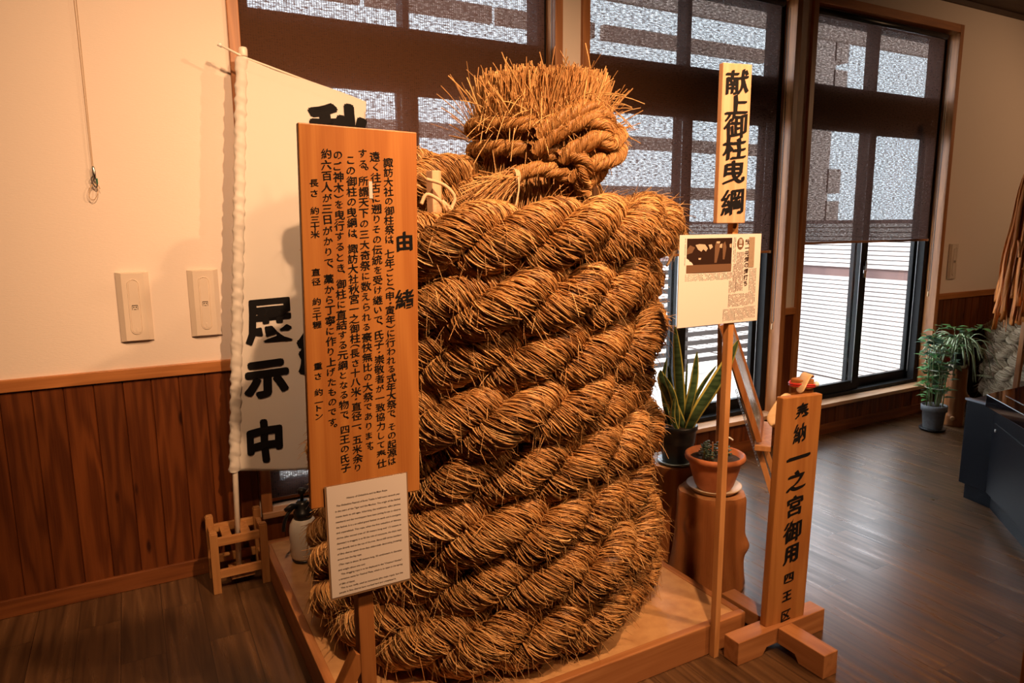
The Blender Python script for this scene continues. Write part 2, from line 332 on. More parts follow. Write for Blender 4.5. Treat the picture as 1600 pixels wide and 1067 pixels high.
def np_mesh(name, parts, zmin=None):
    """parts: list of (verts, quads, tone per vert)"""
    vs, qs, ts, b = [], [], [], 0
    for v, q, t in parts: vs.append(v); qs.append(q+b); ts.append(np.broadcast_to(t, (len(v),))); b += len(v)
    v = np.concatenate(vs).astype(np.float32)
    if zmin is not None: v[:, 2] = np.maximum(v[:, 2], zmin)
    q = np.concatenate(qs).astype(np.int32); t = np.concatenate(ts).astype(np.float32)
    me = bpy.data.meshes.new(name); me.vertices.add(len(v)); me.vertices.foreach_set('co', v.ravel())
    me.loops.add(q.size); me.loops.foreach_set('vertex_index', q.ravel())
    me.polygons.add(len(q)); me.polygons.foreach_set('loop_start', np.arange(0, q.size, 4, dtype=np.int32))
    me.polygons.foreach_set('use_smooth', np.ones(len(q), dtype=bool))
    a = me.attributes.new('tone', 'FLOAT', 'POINT'); a.data.foreach_set('value', t)
    me.update(calc_edges=True); me.validate(); return me
def catmull(pts, per=12, closed=False):
    P = [np.array(p, float) for p in pts]; out = []; n = len(P)
    for i in range(n if closed else n-1):
        a, b, c, d = (P[(i-1) % n], P[i], P[(i+1) % n], P[(i+2) % n]) if closed else (P[max(i-1, 0)], P[i], P[i+1], P[min(i+2, n-1)])
        for k in range(per):
            t = k/per; out.append(.5*((2*b)+(-a+c)*t+(2*a-5*b+4*c-d)*t*t+(-a+3*b-3*c+d)*t**3))
    if not closed: out.append(P[-1])
    return np.array(out)
def resample(P, step):
    d = np.r_[0, np.cumsum(np.linalg.norm(np.diff(P, axis=0), axis=1))]; n = max(3, int(d[-1]/step)+1)
    s = np.linspace(0, d[-1], n); return np.stack([np.interp(s, d, P[:, i]) for i in range(3)], axis=1), s
def frames(P):
    T = np.gradient(P, axis=0); T /= np.linalg.norm(T, axis=1, keepdims=True)
    A = np.zeros_like(P); a = np.cross(T[0], [0, 0, 1.0])
    if np.linalg.norm(a) < .1: a = np.cross(T[0], [0, 1.0, 0])
    for i in range(len(P)):
        a = a - T[i]*a.dot(T[i]); a /= np.linalg.norm(a); A[i] = a
    return T, A, np.cross(T, A)
def strand_lines(P, s, offset, pitch, n, phase=0, hand=1):
    """centre lines of n strands laid around the path P"""
    T, A, B = frames(P); out = []
    for k in range(n):
        ph = hand*2*PI*s/pitch + 2*PI*k/n + phase; o = A*np.cos(ph)[:, None] + B*np.sin(ph)[:, None]
        out.append((P + o*offset, o))
    return out

# ---------------------------------------------------------------- lettering
_gc = {}
def glyph(ch, off=0.0):
    """outline of one character as a flat mesh, 1 unit per em, centred on its own box"""
    key = (ch, off)
    if key in _gc: return _gc[key]
    cu = bpy.data.curves.new('glyph', 'FONT'); cu.body = ch; cu.size = 1; cu.offset = off; cu.resolution_u = 3
    ob = bpy.data.objects.new('glyph', cu); C.objects.link(ob); dg = bpy.context.evaluated_depsgraph_get(); dg.update()
    me = bpy.data.meshes.new_from_object(ob.evaluated_get(dg))
    vs = np.array([v.co[:] for v in me.vertices]).reshape(-1, 3); fs = [tuple(p.vertices) for p in me.polygons]
    bpy.data.objects.remove(ob); bpy.data.meshes.remove(me); bpy.data.curves.remove(cu)
    if len(vs): lo, hi = vs.min(0), vs.max(0)
    else: vs = np.zeros((0, 3)); lo = hi = np.zeros(3)
    vs = vs - (lo+hi)/2
    _gc[key] = (vs, fs, hi-lo); return _gc[key]
class Ink:
    """lettering on a surface; place(u, v) maps metres on the face to the world"""
    def __init__(self, place): self.mb = MB(); self.place = place
    def put(self, vs, fs, u, v, sx, sy, rot=0, shear=0, wob=0, lift=0.0):
        c, s = math.cos(rot), math.sin(rot); out = []
        ph = rnd.uniform(0, 6)
        for x, y, _ in vs:
            y = y + shear*x
            if wob: x, y = x + wob*math.sin(y*9+ph), y + wob*math.sin(x*8+ph*1.7)
            x, y = x*sx, y*sy
            out.append(self.place(u + x*c - y*s, v + x*s + y*c, lift))
        self.mb.add(out, fs)
    def char(self, ch, u, v, sx, sy=None, off=0.0, rot=0, shear=0.07, wob=.012, nib=0.0):
        sy = sy or sx; vs, fs, dim = glyph(ch, off)
        if ch in '、。': u += sx*.28; v += sy*.42
        if ch in '（）': rot -= PI/2; shear = 0
        st = rnd.getstate()
        for k, d in enumerate([(nib*q/4, nib*.7*q/4) for q in range(5)] if nib else [(0, 0)]):
            rnd.setstate(st); self.put(vs, fs, u+(d[0]-nib/2)*sx, v+(d[1]-nib*.35)*sy, sx, sy, rot, shear, wob, k*.00003)
    def column(self, text, a, b, size, off=0.0, nib=0.0, jit=.03, widths=1.0):
        """characters spread evenly from a to b, top to bottom; narrow marks take half a step"""
        w = [0.55 if ch in '、。・（）' else (1.0 if ch != '　' else .9) for ch in text]
        cum = np.r_[0, np.cumsum(w)]; mid = (cum[:-1]+cum[1:])/2
        mid = (mid-mid[0])/(mid[-1]-mid[0]) if len(text) > 1 else mid*0
        for ch, t in zip(text, mid):
            if ch == '　': continue
            kana = 0x3040 <= ord(ch) <= 0x30ff
            k = size*(.88 if kana else 1)*rnd.uniform(.95, 1.05)
            self.char(ch, a[0]+(b[0]-a[0])*t+rnd.uniform(-jit, jit)*size, a[1]+(b[1]-a[1])*t, k*widths, k, off, rnd.uniform(-.03, .05), .08, .014, nib)
    def line(self, text, u0, u1, v, size, off=0.0, justify=True):
        """a printed line set from u0 to u1"""
        vs, fs, dim = glyph(text, off)
        if not len(vs): return
        sx = (u1-u0)/dim[0] if justify else size
        self.put(vs, fs, (u0+u1)/2 if justify else u0+dim[0]*size/2, v, sx, size)
    def rect(self, u0, u1, v0, v1, lift=0): self.mb.add([self.place(u, v, lift) for u, v in ((u0, v0), (u1, v0), (u1, v1), (u0, v1))], [(0, 1, 2, 3)])
    def build(self, name, mat, parent): return link(name, self.mb.mesh(name), mat, parent)

# ================================================================ ROOM
WY = 3.362                  # face of the window wall
CZ = 3.29
fl = MB().box(-3.2, 9.2, -3.6, WY+.04, -.05, 0).build('floor', M['floor']); struct(fl)
ce = MB().box(-3.2, 9.2, -3.6, WY+.1, CZ, CZ+.05).build('ceiling', M['ceiling']); struct(ce)
WIN = [(.505, 2.115), (2.335, 3.99), (4.19, 5.845)]
HZ, SZ = 3.05, .245         # head and sill heights
w = MB(); xs = [-3.2] + [e for p in WIN for e in p] + [9.2]
for i in range(0, len(xs), 2): w.box(xs[i], xs[i+1], WY, WY+.16, .95, CZ)
for a, b in WIN: w.box(a, b, WY, WY+.16, HZ, CZ)
for i in range(0, len(xs), 2): w.box(xs[i], xs[i+1], WY+.012, WY+.16, 0, .95)
for a, b in WIN: w.box(a, b, WY+.012, WY+.16, 0, SZ-.03)
struct(w.build('wall_back', M['plaster']))
struct(MB().box(-3.25, -3.2, -3.6, WY+.16, 0, CZ).build('wall_left', M['room']))
struct(MB().box(9.2, 9.25, -3.6, WY+.16, 0, CZ).build('wall_right', M['room']))
struct(MB().box(-3.2, 9.2, -3.65, -3.6, 0, CZ).build('wall_front', M['room']))
# wainscot planks with open V joints
pl = MB(); pw = .1085
def planks(x0, x1, z0, z1, y=WY):
    x = x0
    while x < x1-.005:
        e = min(x+pw, x1); t = rnd.random(); d = .0035
        pts = [(x, .012), (x, .006), (x+d, 0), (e-d, 0), (e, .006), (e, .012)]
        vs = [(px, y-.002+py, z) for z in (z0, z1) for px, py in pts]
        pl.add(vs, [(i, i+1, i+7, i+6) for i in range(5)] + [(0, 5, 4, 3, 2, 1), (6, 7, 8, 9, 10, 11)], t); x = e
x = -.392 - pw*26
planks(x, .455, .0, .96); planks(2.145, 2.30, 0, .96); planks(4.035, 4.155, 0, .96); planks(5.885, 9.2, 0, .96)
for a, b in WIN: planks(a-.05, b+.04, 0, SZ-.03)
struct(pl.build('wall_wainscot', M['wainscot']))
tr = MB()
for a, b in ((-3.2, .46), (2.145, 2.30), (4.035, 4.155), (5.885, 9.2)): tr.box(a, b, WY-.016, WY+.01, .952, 1.003)
struct(tr.build('trim_1', M['casing_h'], bevel=.003))
M['base'] = wood('base', (.24, .075, .02), (.13, .035, .009), 'X', 26, .45, False, 4)
struct(MB().box(-3.2, 9.2, WY-.014, WY+.01, 0, .078).build('baseboard_back', M['base'], bevel=.003))

# ---- windows
def window(i, x0, x1):
    root = thing('window_%d' % i, ((x0+x1)/2, WY+.08, SZ), None, None); root['kind'] = 'structure'
    def part(mb, name, mat, bevel=0, parent=root, smooth=False):
        o = mb.build(name, mat, parent, smooth, bevel); o['kind'] = 'structure'; return o
    c = MB(); t = .032; fy = WY-.022
    c.box(x0-.045, x0+.004, fy, WY+.09, SZ-.03, HZ+.06); c.box(x1-.004, x1+.045, fy, WY+.09, SZ-.03, HZ+.06)
    part(c, 'casing', M['casing'], .003)
    part(MB().box(x0+.004, x1-.004, fy, WY+.09, HZ, HZ+.06), 'head_casing', M['casing_h'], .003)
    part(MB().box(x0-.045, x1+.045, WY-.035, WY+.1, SZ-.03, SZ), 'sill_board', M['sill'], .004)
    y0, y1, gy = WY+.075, WY+.19, WY+.145
    f = MB(); f.box(x0, x0+.055, y0, y1, SZ, HZ); f.box(x1-.06, x1, y0, y1, SZ, HZ); f.box(x0+.055, x1-.06, y0, y1, SZ, SZ+.03); f.box(x0+.055, x1-.06, y0, y1, HZ-.05, HZ)
    part(f, 'outer_frame', M['alu'], .002)
    part(MB().box(x0+.055, x1-.06, y0, y1, 2.375, 2.56), 'transom_bar', M['alu'], .003)
    xm = (x0+x1)/2
    part(MB().box(xm-.017, xm+.017, y0+.02, y1, 2.56, HZ-.05), 'upper_mullion', M['alu'], .002)
    for a, b in ((x0+.055, xm-.017), (xm+.017, x1-.06)): part(MB().box(a, b, gy, gy+.006, 2.56, HZ-.05), 'upper_pane', M['glass'])
    # two sliding sashes, the left one nearer the room
    for k, (a, b, sy) in enumerate(((x0+.055, xm+.05, y0+.016), (xm-.045, x1-.06, y0+.062))):
        s = MB(); rw = .05; z0, z1 = SZ+.03, 2.375; lw = .012 if k == 0 else .085; rw = .085 if k == 0 else .045
        s.box(a, a+lw, sy, sy+.035, z0, z1); s.box(b-rw, b, sy, sy+.035, z0, z1); s.box(a+lw, b-rw, sy, sy+.035, z0, z0+.075); s.box(a+lw, b-rw, sy, sy+.035, z1-.12, z1)
        so = part(s, 'sash', M['alu'], .002)
        part(MB().box(a+lw, b-rw, sy+.015, sy+.02, z0+.075, z1-.12), 'pane', M['glass'], 0, so)
        if k == 0:
            h = MB(); hx = b-.03; h.box(hx-.012, hx+.012, sy-.014, sy, 1.17, 1.26); h.box(hx-.03, hx-.004, sy-.022, sy-.012, 1.205, 1.23); h.box(hx-.008, hx+.004, sy-.022, sy-.012, 1.21, 1.30)
            part(h, 'lock_handle', M['steel'], .002, so)
            part(MB().tube([(b-.088, sy-.004, z0+.06), (b-.088, sy-.004, z1-.1)], .0028, 6), 'weather_strip', M['steel'], 0, so)
        else:
            part(MB().tube([(b-.006, sy-.006, z0+.06), (b-.006, sy-.006, z1-.1)], .004, 6), 'weather_strip', M['steel'], 0, so)
    return root
for i, (a, b) in enumerate(WIN): window(i+1, a, b)
# a second, narrow wood trim stands proud of each casing at the ceiling line
struct(MB().box(-3.2, 9.2, WY-.02, WY+.01, CZ-.035, CZ).build('trim_2', M['ceiling']))

# ---- roller blinds
def blind(x0, x1, z0, label, chain_z):
    root = thing('roller_blind', ((x0+x1)/2, WY+.03, HZ), label, 'blind', 'brown woven roller blinds')
    y = WY+.035
    m = MB(); nx, nz = 28, 30
    vs = [(x0+(x1-x0)*i/nx, y+.0025*math.sin(i*.7)*math.sin(j*.21), z0+(HZ-.05-z0)*j/nz) for j in range(nz+1) for i in range(nx+1)]
    m.add(vs, [(j*(nx+1)+i, j*(nx+1)+i+1, (j+1)*(nx+1)+i+1, (j+1)*(nx+1)+i) for j in range(nz) for i in range(nx)])
    m.build('fabric', M['blind'], root, True)
    MB().tube([(x0-.005, y+.004, HZ-.03), (x1+.02, y+.004, HZ-.03)], .022, 16).build('roller', M['black'], root, True)
    bb = MB().box(x0, x1, y-.006, y+.006, z0-.012, z0+.004).build('bottom_bar', M['casing_h'], root, False, .002)
    MB().box(x1, x1+.012, y-.007, y+.007, z0-.013, z0+.005).build('end_cap', M['cord'], bb)
    xc = x1+.045; pts = []
    for t in np.linspace(0, 1, 60): pts.append((xc-.012, y-.022, HZ-.06+(chain_z-HZ+.06)*t))
    for t in np.linspace(0, PI, 8)[1:-1]: pts.append((xc-.012*math.cos(t), y-.022, chain_z-.02*math.sin(t)))
    for t in np.linspace(1, 0, 60): pts.append((xc+.012, y-.022, HZ-.06+(chain_z-HZ+.06)*t))
    ch = MB().tube(pts, .0018, 5); 
    for z in np.arange(chain_z, 2.4, .011): ch.box(xc+.012-.0028, xc+.012+.0028, y-.0248, y-.0192, z-.0026, z+.0026)
    c_o = ch.build('pull_chain', M['black'], root)
    MB().lathe((xc, y-.022, chain_z-.065), [(.002, 0), (.007, .003), (.006, .03), (.003, .045)], 10).build('chain_weight', M['cord'], c_o, True)
blind(.515, 2.075, .285, 'brown woven roller blind lowered to the sill behind the white flag', .95)
blind(2.35, 3.90, 1.405, 'brown woven roller blind on the window behind the hanging newspaper cutting', .92)
blind(4.205, 5.74, 1.455, 'brown woven roller blind on the window nearest the leafy potted vine', 1.05)

# ---- outdoors
struct(MB().box(-6, 20, WY+.2, 22, -.2, -.12).build('ground', M['ground']))
sd = MB(); sx = 6.75
sd.box(sx+.03, sx+.1, 3.7, 16, -.12, 1.62, mi=1)
z = -.1
while z < 1.56:
    if not 1.02 < z < 1.09: sd.box(sx, sx+.04, 3.7, 16, z, z+.037)
    z += .047
struct(sd.build('outside_siding', [M['siding'], M['siding_gap']]))
fn = MB()
for z in np.arange(-.02, 1.15, .105): fn.box(2.2, 6.7, 6.0, 6.03, z, z+.052)
for x in np.arange(2.3, 6.7, 1.1): fn.box(x, x+.05, 6.03, 6.08, -.12, 1.2)
struct(fn.build('outside_fence', M['fence']))
ev = MB()
ev.box(-2, 12, 4.95, 5.0, 3.42, 3.95)
for a, b in ((.7, 1.72), (1.77, 2.85), (2.9, 3.9), (4.0, 4.95), (5.06, 6.1)): ev.box(a, b, 5.5, 5.56, 3.27, 3.40)
for z in (2.37, 1.90, 1.42): ev.box(-.6, 6.3, 5.5, 5.54, z-.06, z+.06)
struct(ev.build('outside_eave_beams', M['eave']))
nb = MB(); nb.box(10.7, 11.85, 9.0, 9.4, -.1, 5.3)
for zz in (4.9, 4.3, 2.5, 1.9, .6): nb.box(11.8, 12.2, 9.0, 9.4, zz-.35, zz+.1)
struct(nb.build('outside_neighbour_wall', M['eave']))

# ================================================================ PLATFORM
PX0, PX1, PY0, PY1, PZ = .447, 1.972, 1.737, 3.30, .12
pf = thing('display_platform', ((PX0+PX1)/2, (PY0+PY1)/2, 0), 'low square wooden platform under the giant coiled straw rope', 'platform')
MB().box(PX0+.03, PX1-.03, PY0+.03, PY1-.03, 0, PZ-.004).build('top_panel', M['platform_top'], pf)
for yy in (PY0, PY1-.032): MB().box(PX0, PX1, yy, yy+.032, 0, PZ).build('edge_board', M['timber'], pf, bevel=.004)
for xx in (PX0, PX1-.032): MB().box(xx, xx+.032, PY0+.032, PY1-.032, 0, PZ).build('edge_board', M['timber_y'], pf, bevel=.004)

# ================================================================ GIANT STRAW ROPE
RC = np.array([1.21, 2.48]); RP = .605; RR = .118; LP = .1895
def coil_path():
    pts = []; a0 = math.radians(100); n = 7.97
    for t in np.arange(0, n, 1/72):
        a = a0 + 2*PI*t; z = PZ + RR + .004 + LP*max(0, t-.5)
        lay = t-.47
        r = RP + .020*math.sin(2.1*a+lay*2.3) + .016*math.sin(5.3*lay+1)
        if t > 6.95: r += .035*min(1, (t-6.95)/.3)
        r -= .12*min(1, max(0, lay/5))*(.5-.5*math.cos(a+math.radians(28.7)))
        z += .010*math.sin(3*a+lay*1.7)
        pts.append((RC[0]+r*math.cos(a), RC[1]+r*math.sin(a), z))
    return pts
cp = coil_path(); zt = cp[-1][2]
tail = [(1.00, 3.05, zt+.02), (.85, 2.93, zt+.07), (.80, 2.75, zt+.115), (.88, 2.57, zt+.13), (1.03, 2.45, zt+.11), (1.20, 2.38, zt+.07), (1.34, 2.345, zt+.03)]
path = np.array(cp[:-6]); tl = catmull([cp[-14], cp[-7]]+tail, 14)[14:]
path = np.concatenate([path, tl]); path, ps = resample(path, .012)
rope = thing('giant_straw_rope', (RC[0], RC[1], PZ), 'giant three-strand straw rope coiled into a tall stack on the wooden platform', 'rope')
EYEV = np.array([0, 0, EYE])
def fibre_strand(name, line, off_dir, ropepath, rs, parent, mat, axis_xy=None, nf=8000, flen=.24, frad=.0017, hand=1, fpitch=.155, core_tone=.0, seed=1, cull=True, nfuzz=2600, outer_only=True, fuzz_len=(.025, .075), zmin=PZ+.001, swell=0):
    g = np.random.default_rng(seed); n = len(line)
    T, A, B = frames(line); step = np.linalg.norm(np.diff(line, axis=0), axis=1).mean()
    parts = []
    sw = np.ones(n)
    if swell:
        oc = ropepath[:, :2]-axis_xy; oc /= np.linalg.norm(oc, axis=1, keepdims=True)+1e-6
        sw = 1 + swell*((off_dir[:, :2]*oc).sum(1)-.35)
    # core, coloured dark to stand for shadow in the gaps between straws
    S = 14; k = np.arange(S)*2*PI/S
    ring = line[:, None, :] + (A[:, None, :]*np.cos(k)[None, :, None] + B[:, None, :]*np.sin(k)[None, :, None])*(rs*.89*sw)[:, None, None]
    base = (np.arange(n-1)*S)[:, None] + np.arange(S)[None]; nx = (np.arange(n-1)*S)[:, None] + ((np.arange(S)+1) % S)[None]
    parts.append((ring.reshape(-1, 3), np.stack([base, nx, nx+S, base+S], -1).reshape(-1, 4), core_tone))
    def at(si, arr):
        i0 = np.clip(si.astype(int), 0, n-2); f = np.clip(si-i0, 0, 1)[..., None]; return arr[i0]*(1-f)+arr[i0+1]*f
    def visible(sm, psm):
        c = at(sm, line); rad = at(sm, A)*np.cos(psm)[:, None] + at(sm, B)*np.sin(psm)[:, None]
        ok = (rad*at(sm, off_dir)).sum(1) > -.25
        if cull:
            v = EYEV - c; v /= np.linalg.norm(v, axis=1, keepdims=True); ok &= (rad*v).sum(1) > -.55
            if axis_xy is not None:
                o = at(sm, ropepath)[:, :2]-axis_xy; o /= np.linalg.norm(o, axis=1, keepdims=True)+1e-6
                top = at(sm, ropepath)[:, 2] > zt-.16
                ok &= ((rad[:, :2]*o).sum(1) > -.25) | top
                ok &= ((o*v[:, :2]).sum(1) > -.62) | top
        return ok
    m = 15; si = g.uniform(2, n-3, nf*5); psi = g.uniform(0, 2*PI, nf*5); ok = visible(si, psi); si, psi = si[ok][:nf], psi[ok][:nf]; K = len(si)
    t = np.linspace(-.5, .5, m)[None, :]; L = flen*g.uniform(.55, 1.25, (K, 1))
    ang = math.atan2(2*PI*rs, fpitch) + g.normal(0, .085, (K, 1))
    ss = si[:, None] + t*L*np.cos(ang)/step; ss = np.clip(ss, 0, n-1.001)
    pp = psi[:, None] + hand*t*L*np.sin(ang)/rs + g.normal(0, .05, (K, 1))*np.sin(t*9+g.uniform(0, 6, (K, 1)))
    c = at(ss, line); a_ = at(ss, A); b_ = at(ss, B); rad = a_*np.cos(pp)[..., None] + b_*np.sin(pp)[..., None]
    lift = rs*(.93+g.uniform(0, .10, (K, 1))) + .004*g.normal(0, 1, (K, 1))*np.cos(t*PI*2) - .007*(np.abs(t)*2)**6
    P = c + rad*(lift*at(ss, sw[:, None])[..., 0])[..., None]
    R = frad*g.uniform(.7, 1.45, (K, 1))*np.clip(1.15-(np.abs(t)*2)**8*.7, .3, 1)
    v, q = tubes_arrays(P, R, 3, rad)
    tone = np.clip(g.normal(.57, .19, K), .15, 1); tone[g.random(K) < .16] = g.uniform(0, .12); tone = np.repeat(tone, m*3); parts.append((v, q, tone))  # some straws darkened to paint more shadowy gaps among the rest
    # loose straw ends sticking out
    if nfuzz:
        si = g.uniform(2, n-3, nfuzz*5); psi = g.uniform(0, 2*PI, nfuzz*5); ok = visible(si, psi); si, psi = si[ok][:nfuzz], psi[ok][:nfuzz]; K = len(si)
        c = at(si, line); a_ = at(si, A); b_ = at(si, B); rad = a_*np.cos(psi)[:, None]+b_*np.sin(psi)[:, None]; tg = (-a_*np.sin(psi)[:, None]+b_*np.cos(psi)[:, None])*hand
        d = rad*g.uniform(.05, .75, (K, 1)) + tg*g.uniform(.4, 1.2, (K, 1)) + at(si, T)*g.normal(.1, .5, (K, 1)); d /= np.linalg.norm(d, axis=1, keepdims=True)
        tt = np.linspace(0, 1, 5)[None, :, None]; L = g.uniform(*fuzz_len, (K, 1, 1))
        P = (c+rad*rs*.98*at(si, sw[:, None]))[:, None] + d[:, None]*tt*L + np.array([0, 0, -1.0])*(tt**2)*L*g.uniform(-.05, .45, (K, 1, 1))
        v, q = tubes_arrays(P, frad*.62*g.uniform(.6, 1.3, (K, 1))*np.linspace(1, .5, 5)[None], 3)
        parts.append((v, q, np.repeat(np.clip(g.normal(.62, .22, K), .05, 1), 15)))
    return link(name, np_mesh(name, parts, zmin), mat, parent)
RS = .0575
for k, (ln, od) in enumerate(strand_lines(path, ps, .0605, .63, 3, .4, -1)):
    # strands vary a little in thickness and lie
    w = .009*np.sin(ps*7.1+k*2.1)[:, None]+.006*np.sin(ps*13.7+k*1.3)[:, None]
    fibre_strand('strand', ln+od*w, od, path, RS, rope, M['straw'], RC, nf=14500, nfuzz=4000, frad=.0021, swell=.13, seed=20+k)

# cut straw end standing up through the middle
NC = np.array([1.395, 2.335])
def bundle(name, n, base_c, base_r, z0, z1, top_r, parent, mat, lean=(0, 0), m=8, frad=.0022, sag=.0, jz=.03, seed=3, shell=.35, wild=.06, waist=None):
    g = np.random.default_rng(seed); a = g.uniform(0, 2*PI, n); u = np.sqrt(g.uniform(shell, 1, n))
    t = np.linspace(0, 1, m)[None, :]
    h = z1+g.normal(0, jz, n) - .02*u**2; zz = z0 + (h-z0)[:, None]*t
    prof = base_r+(top_r-base_r)*t if waist is None else waist(t)
    rr = prof*u[:, None]
    aa = a[:, None] + g.normal(0, .10, (n, 1))*t
    wx, wy = g.normal(0, wild, (n, 1))*t**2*.35, g.normal(0, wild, (n, 1))*t**2*.35
    P = np.stack([base_c[0]+rr*np.cos(aa)+lean[0]*t+wx, base_c[1]+rr*np.sin(aa)+lean[1]*t+wy, zz], -1)
    ref = np.stack([np.cos(aa), np.sin(aa), 0*aa], -1)
    v, q = tubes_arrays(P, frad*g.uniform(.6, 1.5, (n, 1))*np.ones((1, m)), 3, ref)
    return v, q, np.repeat(np.clip(g.normal(.5, .23, n), .03, 1), m*3)
Z0 = 1.885
main = bundle('b', 9500, NC, .2, Z0-.05, 2.128, .252, rope, None, (.02, -.01), waist=lambda t: .212+.036*np.sqrt(t)-.018*t, jz=.016, seed=5, wild=.045)
wildb = bundle('b', 420, NC, .2, Z0, 2.05, .33, rope, None, (.0, 0), waist=lambda t: .228+.05*t, jz=.075, seed=6, shell=.9, wild=.14, frad=.0019)
cz = np.linspace(Z0-.1, 2.10, 9); S = 24; kk = np.arange(S)*2*PI/S
ring = np.stack([np.stack([NC[0]+.03*(z-Z0)/.28+(.20 if z < 2.09 else .01)*np.cos(kk), NC[1]+(.20 if z < 2.09 else .01)*np.sin(kk), np.full(S, z)], -1) for z in np.r_[cz, 2.101]])
bs = (np.arange(len(ring)-1)*S)[:, None]+np.arange(S)[None]; nx = (np.arange(len(ring)-1)*S)[:, None]+((np.arange(S)+1) % S)[None]
core = (ring.reshape(-1, 3), np.stack([bs, nx, nx+S, bs+S], -1).reshape(-1, 4), .04)
link('cut_straw_end', np_mesh('cut_straw_end', [core, main, wildb]), M['straw_brush'], rope)
# straw flaring out below the binding
sk = bundle('s', 2600, NC, .2, Z0+.04, 1.60, .30, rope, None, (-.02, -.01), waist=lambda t: .205+.05*t**1.5, jz=.03, seed=8, wild=.12)
ring = np.stack([np.stack([NC[0]+r*np.cos(kk), NC[1]+r*np.sin(kk), np.full(S, z)], -1) for z, r in ((1.55, .24), (1.70, .215), (1.80, .20), (1.92, .19))])
bs = (np.arange(3)*S)[:, None]+np.arange(S)[None]; nx = (np.arange(3)*S)[:, None]+((np.arange(S)+1) % S)[None]
link('neck_straw', np_mesh('neck_straw', [(ring.reshape(-1, 3), np.stack([bs, nx, nx+S, bs+S], -1).reshape(-1, 4), .04), sk]), M['straw_brush'], rope)
# bright stray straws crossing over the cut end and hanging over the binding
g = np.random.default_rng(9); n = 150; a = g.uniform(-2.9, .3, n)
P0 = np.stack([NC[0]+.245*np.cos(a), NC[1]+.245*np.sin(a), g.uniform(1.9, 2.06, n)], -1)
dd = np.stack([np.cos(a)*g.uniform(.2, 1, n)+g.normal(0, .5, n), np.sin(a)*g.uniform(.2, 1, n)+g.normal(0, .5, n), g.normal(-.25, .9, n)], -1); dd /= np.linalg.norm(dd, axis=1, keepdims=True)
tt = np.linspace(0, 1, 5)[None, :, None]; L = g.uniform(.06, .17, (n, 1, 1))
P = P0[:, None]+dd[:, None]*tt*L+np.array([0, 0, -1.])*tt**2*L*.25
v, q = tubes_arrays(P, .0017*np.ones((n, 5)), 4)
so = link('loose_straw', np_mesh('loose_straw', [(v, q, np.repeat(g.uniform(.6, 1, n), 20))]), M['straw_brush'], rope); so['kind'] = 'stuff'

# ---- tied rope around the neck, with its knot
def small_rope(name, pts, r, parent, mat, closed=False, pitch=.19, seed=50, n=3, nf=700):
    P = catmull(pts, 14, closed); P, s = resample(P, .006); parts = []
    for k, (ln, od) in enumerate(strand_lines(P, s, r*.52, pitch, n, .01*seed, -1)):
        g = np.random.default_rng(seed+k); T, A, B = frames(ln); S = 9; kk2 = np.arange(S)*2*PI/S; rs = r*.52; N = len(ln)
        rg = ln[:, None]+(A[:, None]*np.cos(kk2)[None, :, None]+B[:, None]*np.sin(kk2)[None, :, None])*rs*.95
        b0 = (np.arange(N-1)*S)[:, None]+np.arange(S)[None]; n0 = (np.arange(N-1)*S)[:, None]+((np.arange(S)+1) % S)[None]
        parts.append((rg.reshape(-1, 3), np.stack([b0, n0, n0+S, b0+S], -1).reshape(-1, 4), .22))
        K = int(nf*s[-1]); m = 9; si = g.uniform(1, N-2, K); psi = g.uniform(0, 2*PI, K); t = np.linspace(-.5, .5, m)[None]
        Lf = .05*g.uniform(.6, 1.3, (K, 1)); ss = np.clip(si[:, None]+t*Lf*.6/.006, 0, N-1.001); pp = psi[:, None]-t*Lf*.8/rs
        i0 = ss.astype(int); f = (ss-i0)[..., None]; at = lambda arr: arr[i0]*(1-f)+arr[np.minimum(i0+1, N-1)]*f
        rad = at(A)*np.cos(pp)[..., None]+at(B)*np.sin(pp)[..., None]
        Pt = at(ln)+rad*(rs*g.uniform(.95, 1.06, (K, 1)))[..., None]
        vv, qq = tubes_arrays(Pt, .0011*g.uniform(.7, 1.5, (K, 1))*np.ones((1, m)), 3, rad); parts.append((vv, qq, np.repeat(np.clip(g.normal(.52, .18, K), 0, 1), m*3)))
        Kf = int(90*s[-1]); si = g.integers(1, N-2, Kf); psi = g.uniform(0, 2*PI, Kf); rad = A[si]*np.cos(psi)[:, None]+B[si]*np.sin(psi)[:, None]
        d = rad+g.normal(0, .7, (Kf, 3)); d /= np.linalg.norm(d, axis=1, keepdims=True)
        Pt = (ln[si]+rad*rs)[:, None]+d[:, None]*np.linspace(0, 1, 4)[None, :, None]*g.uniform(.01, .03, (Kf, 1, 1))
        vv, qq = tubes_arrays(Pt, .0007*np.ones((Kf, 4)), 3); parts.append((vv, qq, np.repeat(g.uniform(.4, 1, Kf), 12)))
    return link(name, np_mesh(name, parts), mat, parent)
bind = thing('binding_rope', (NC[0], NC[1], Z0), 'thinner twisted rope knotted around the neck below the cut straw end', 'rope')
def ringpts(r, z, tilt, ph, n=14, a0=0, a1=2*PI):
    return [(NC[0]+r*math.cos(a), NC[1]+r*math.sin(a), z+tilt*math.cos(a-ph)) for a in np.linspace(a0, a1, n)]
small_rope('wrap', ringpts(.247, 1.925, .03, 2.9, 14, 0, 2*PI*13/14), .028, bind, M['straw'], True, seed=60)
small_rope('wrap', ringpts(.240, 1.838, .035, 2.9, 14, 0, 2*PI*13/14), .029, bind, M['straw'], True, seed=64)
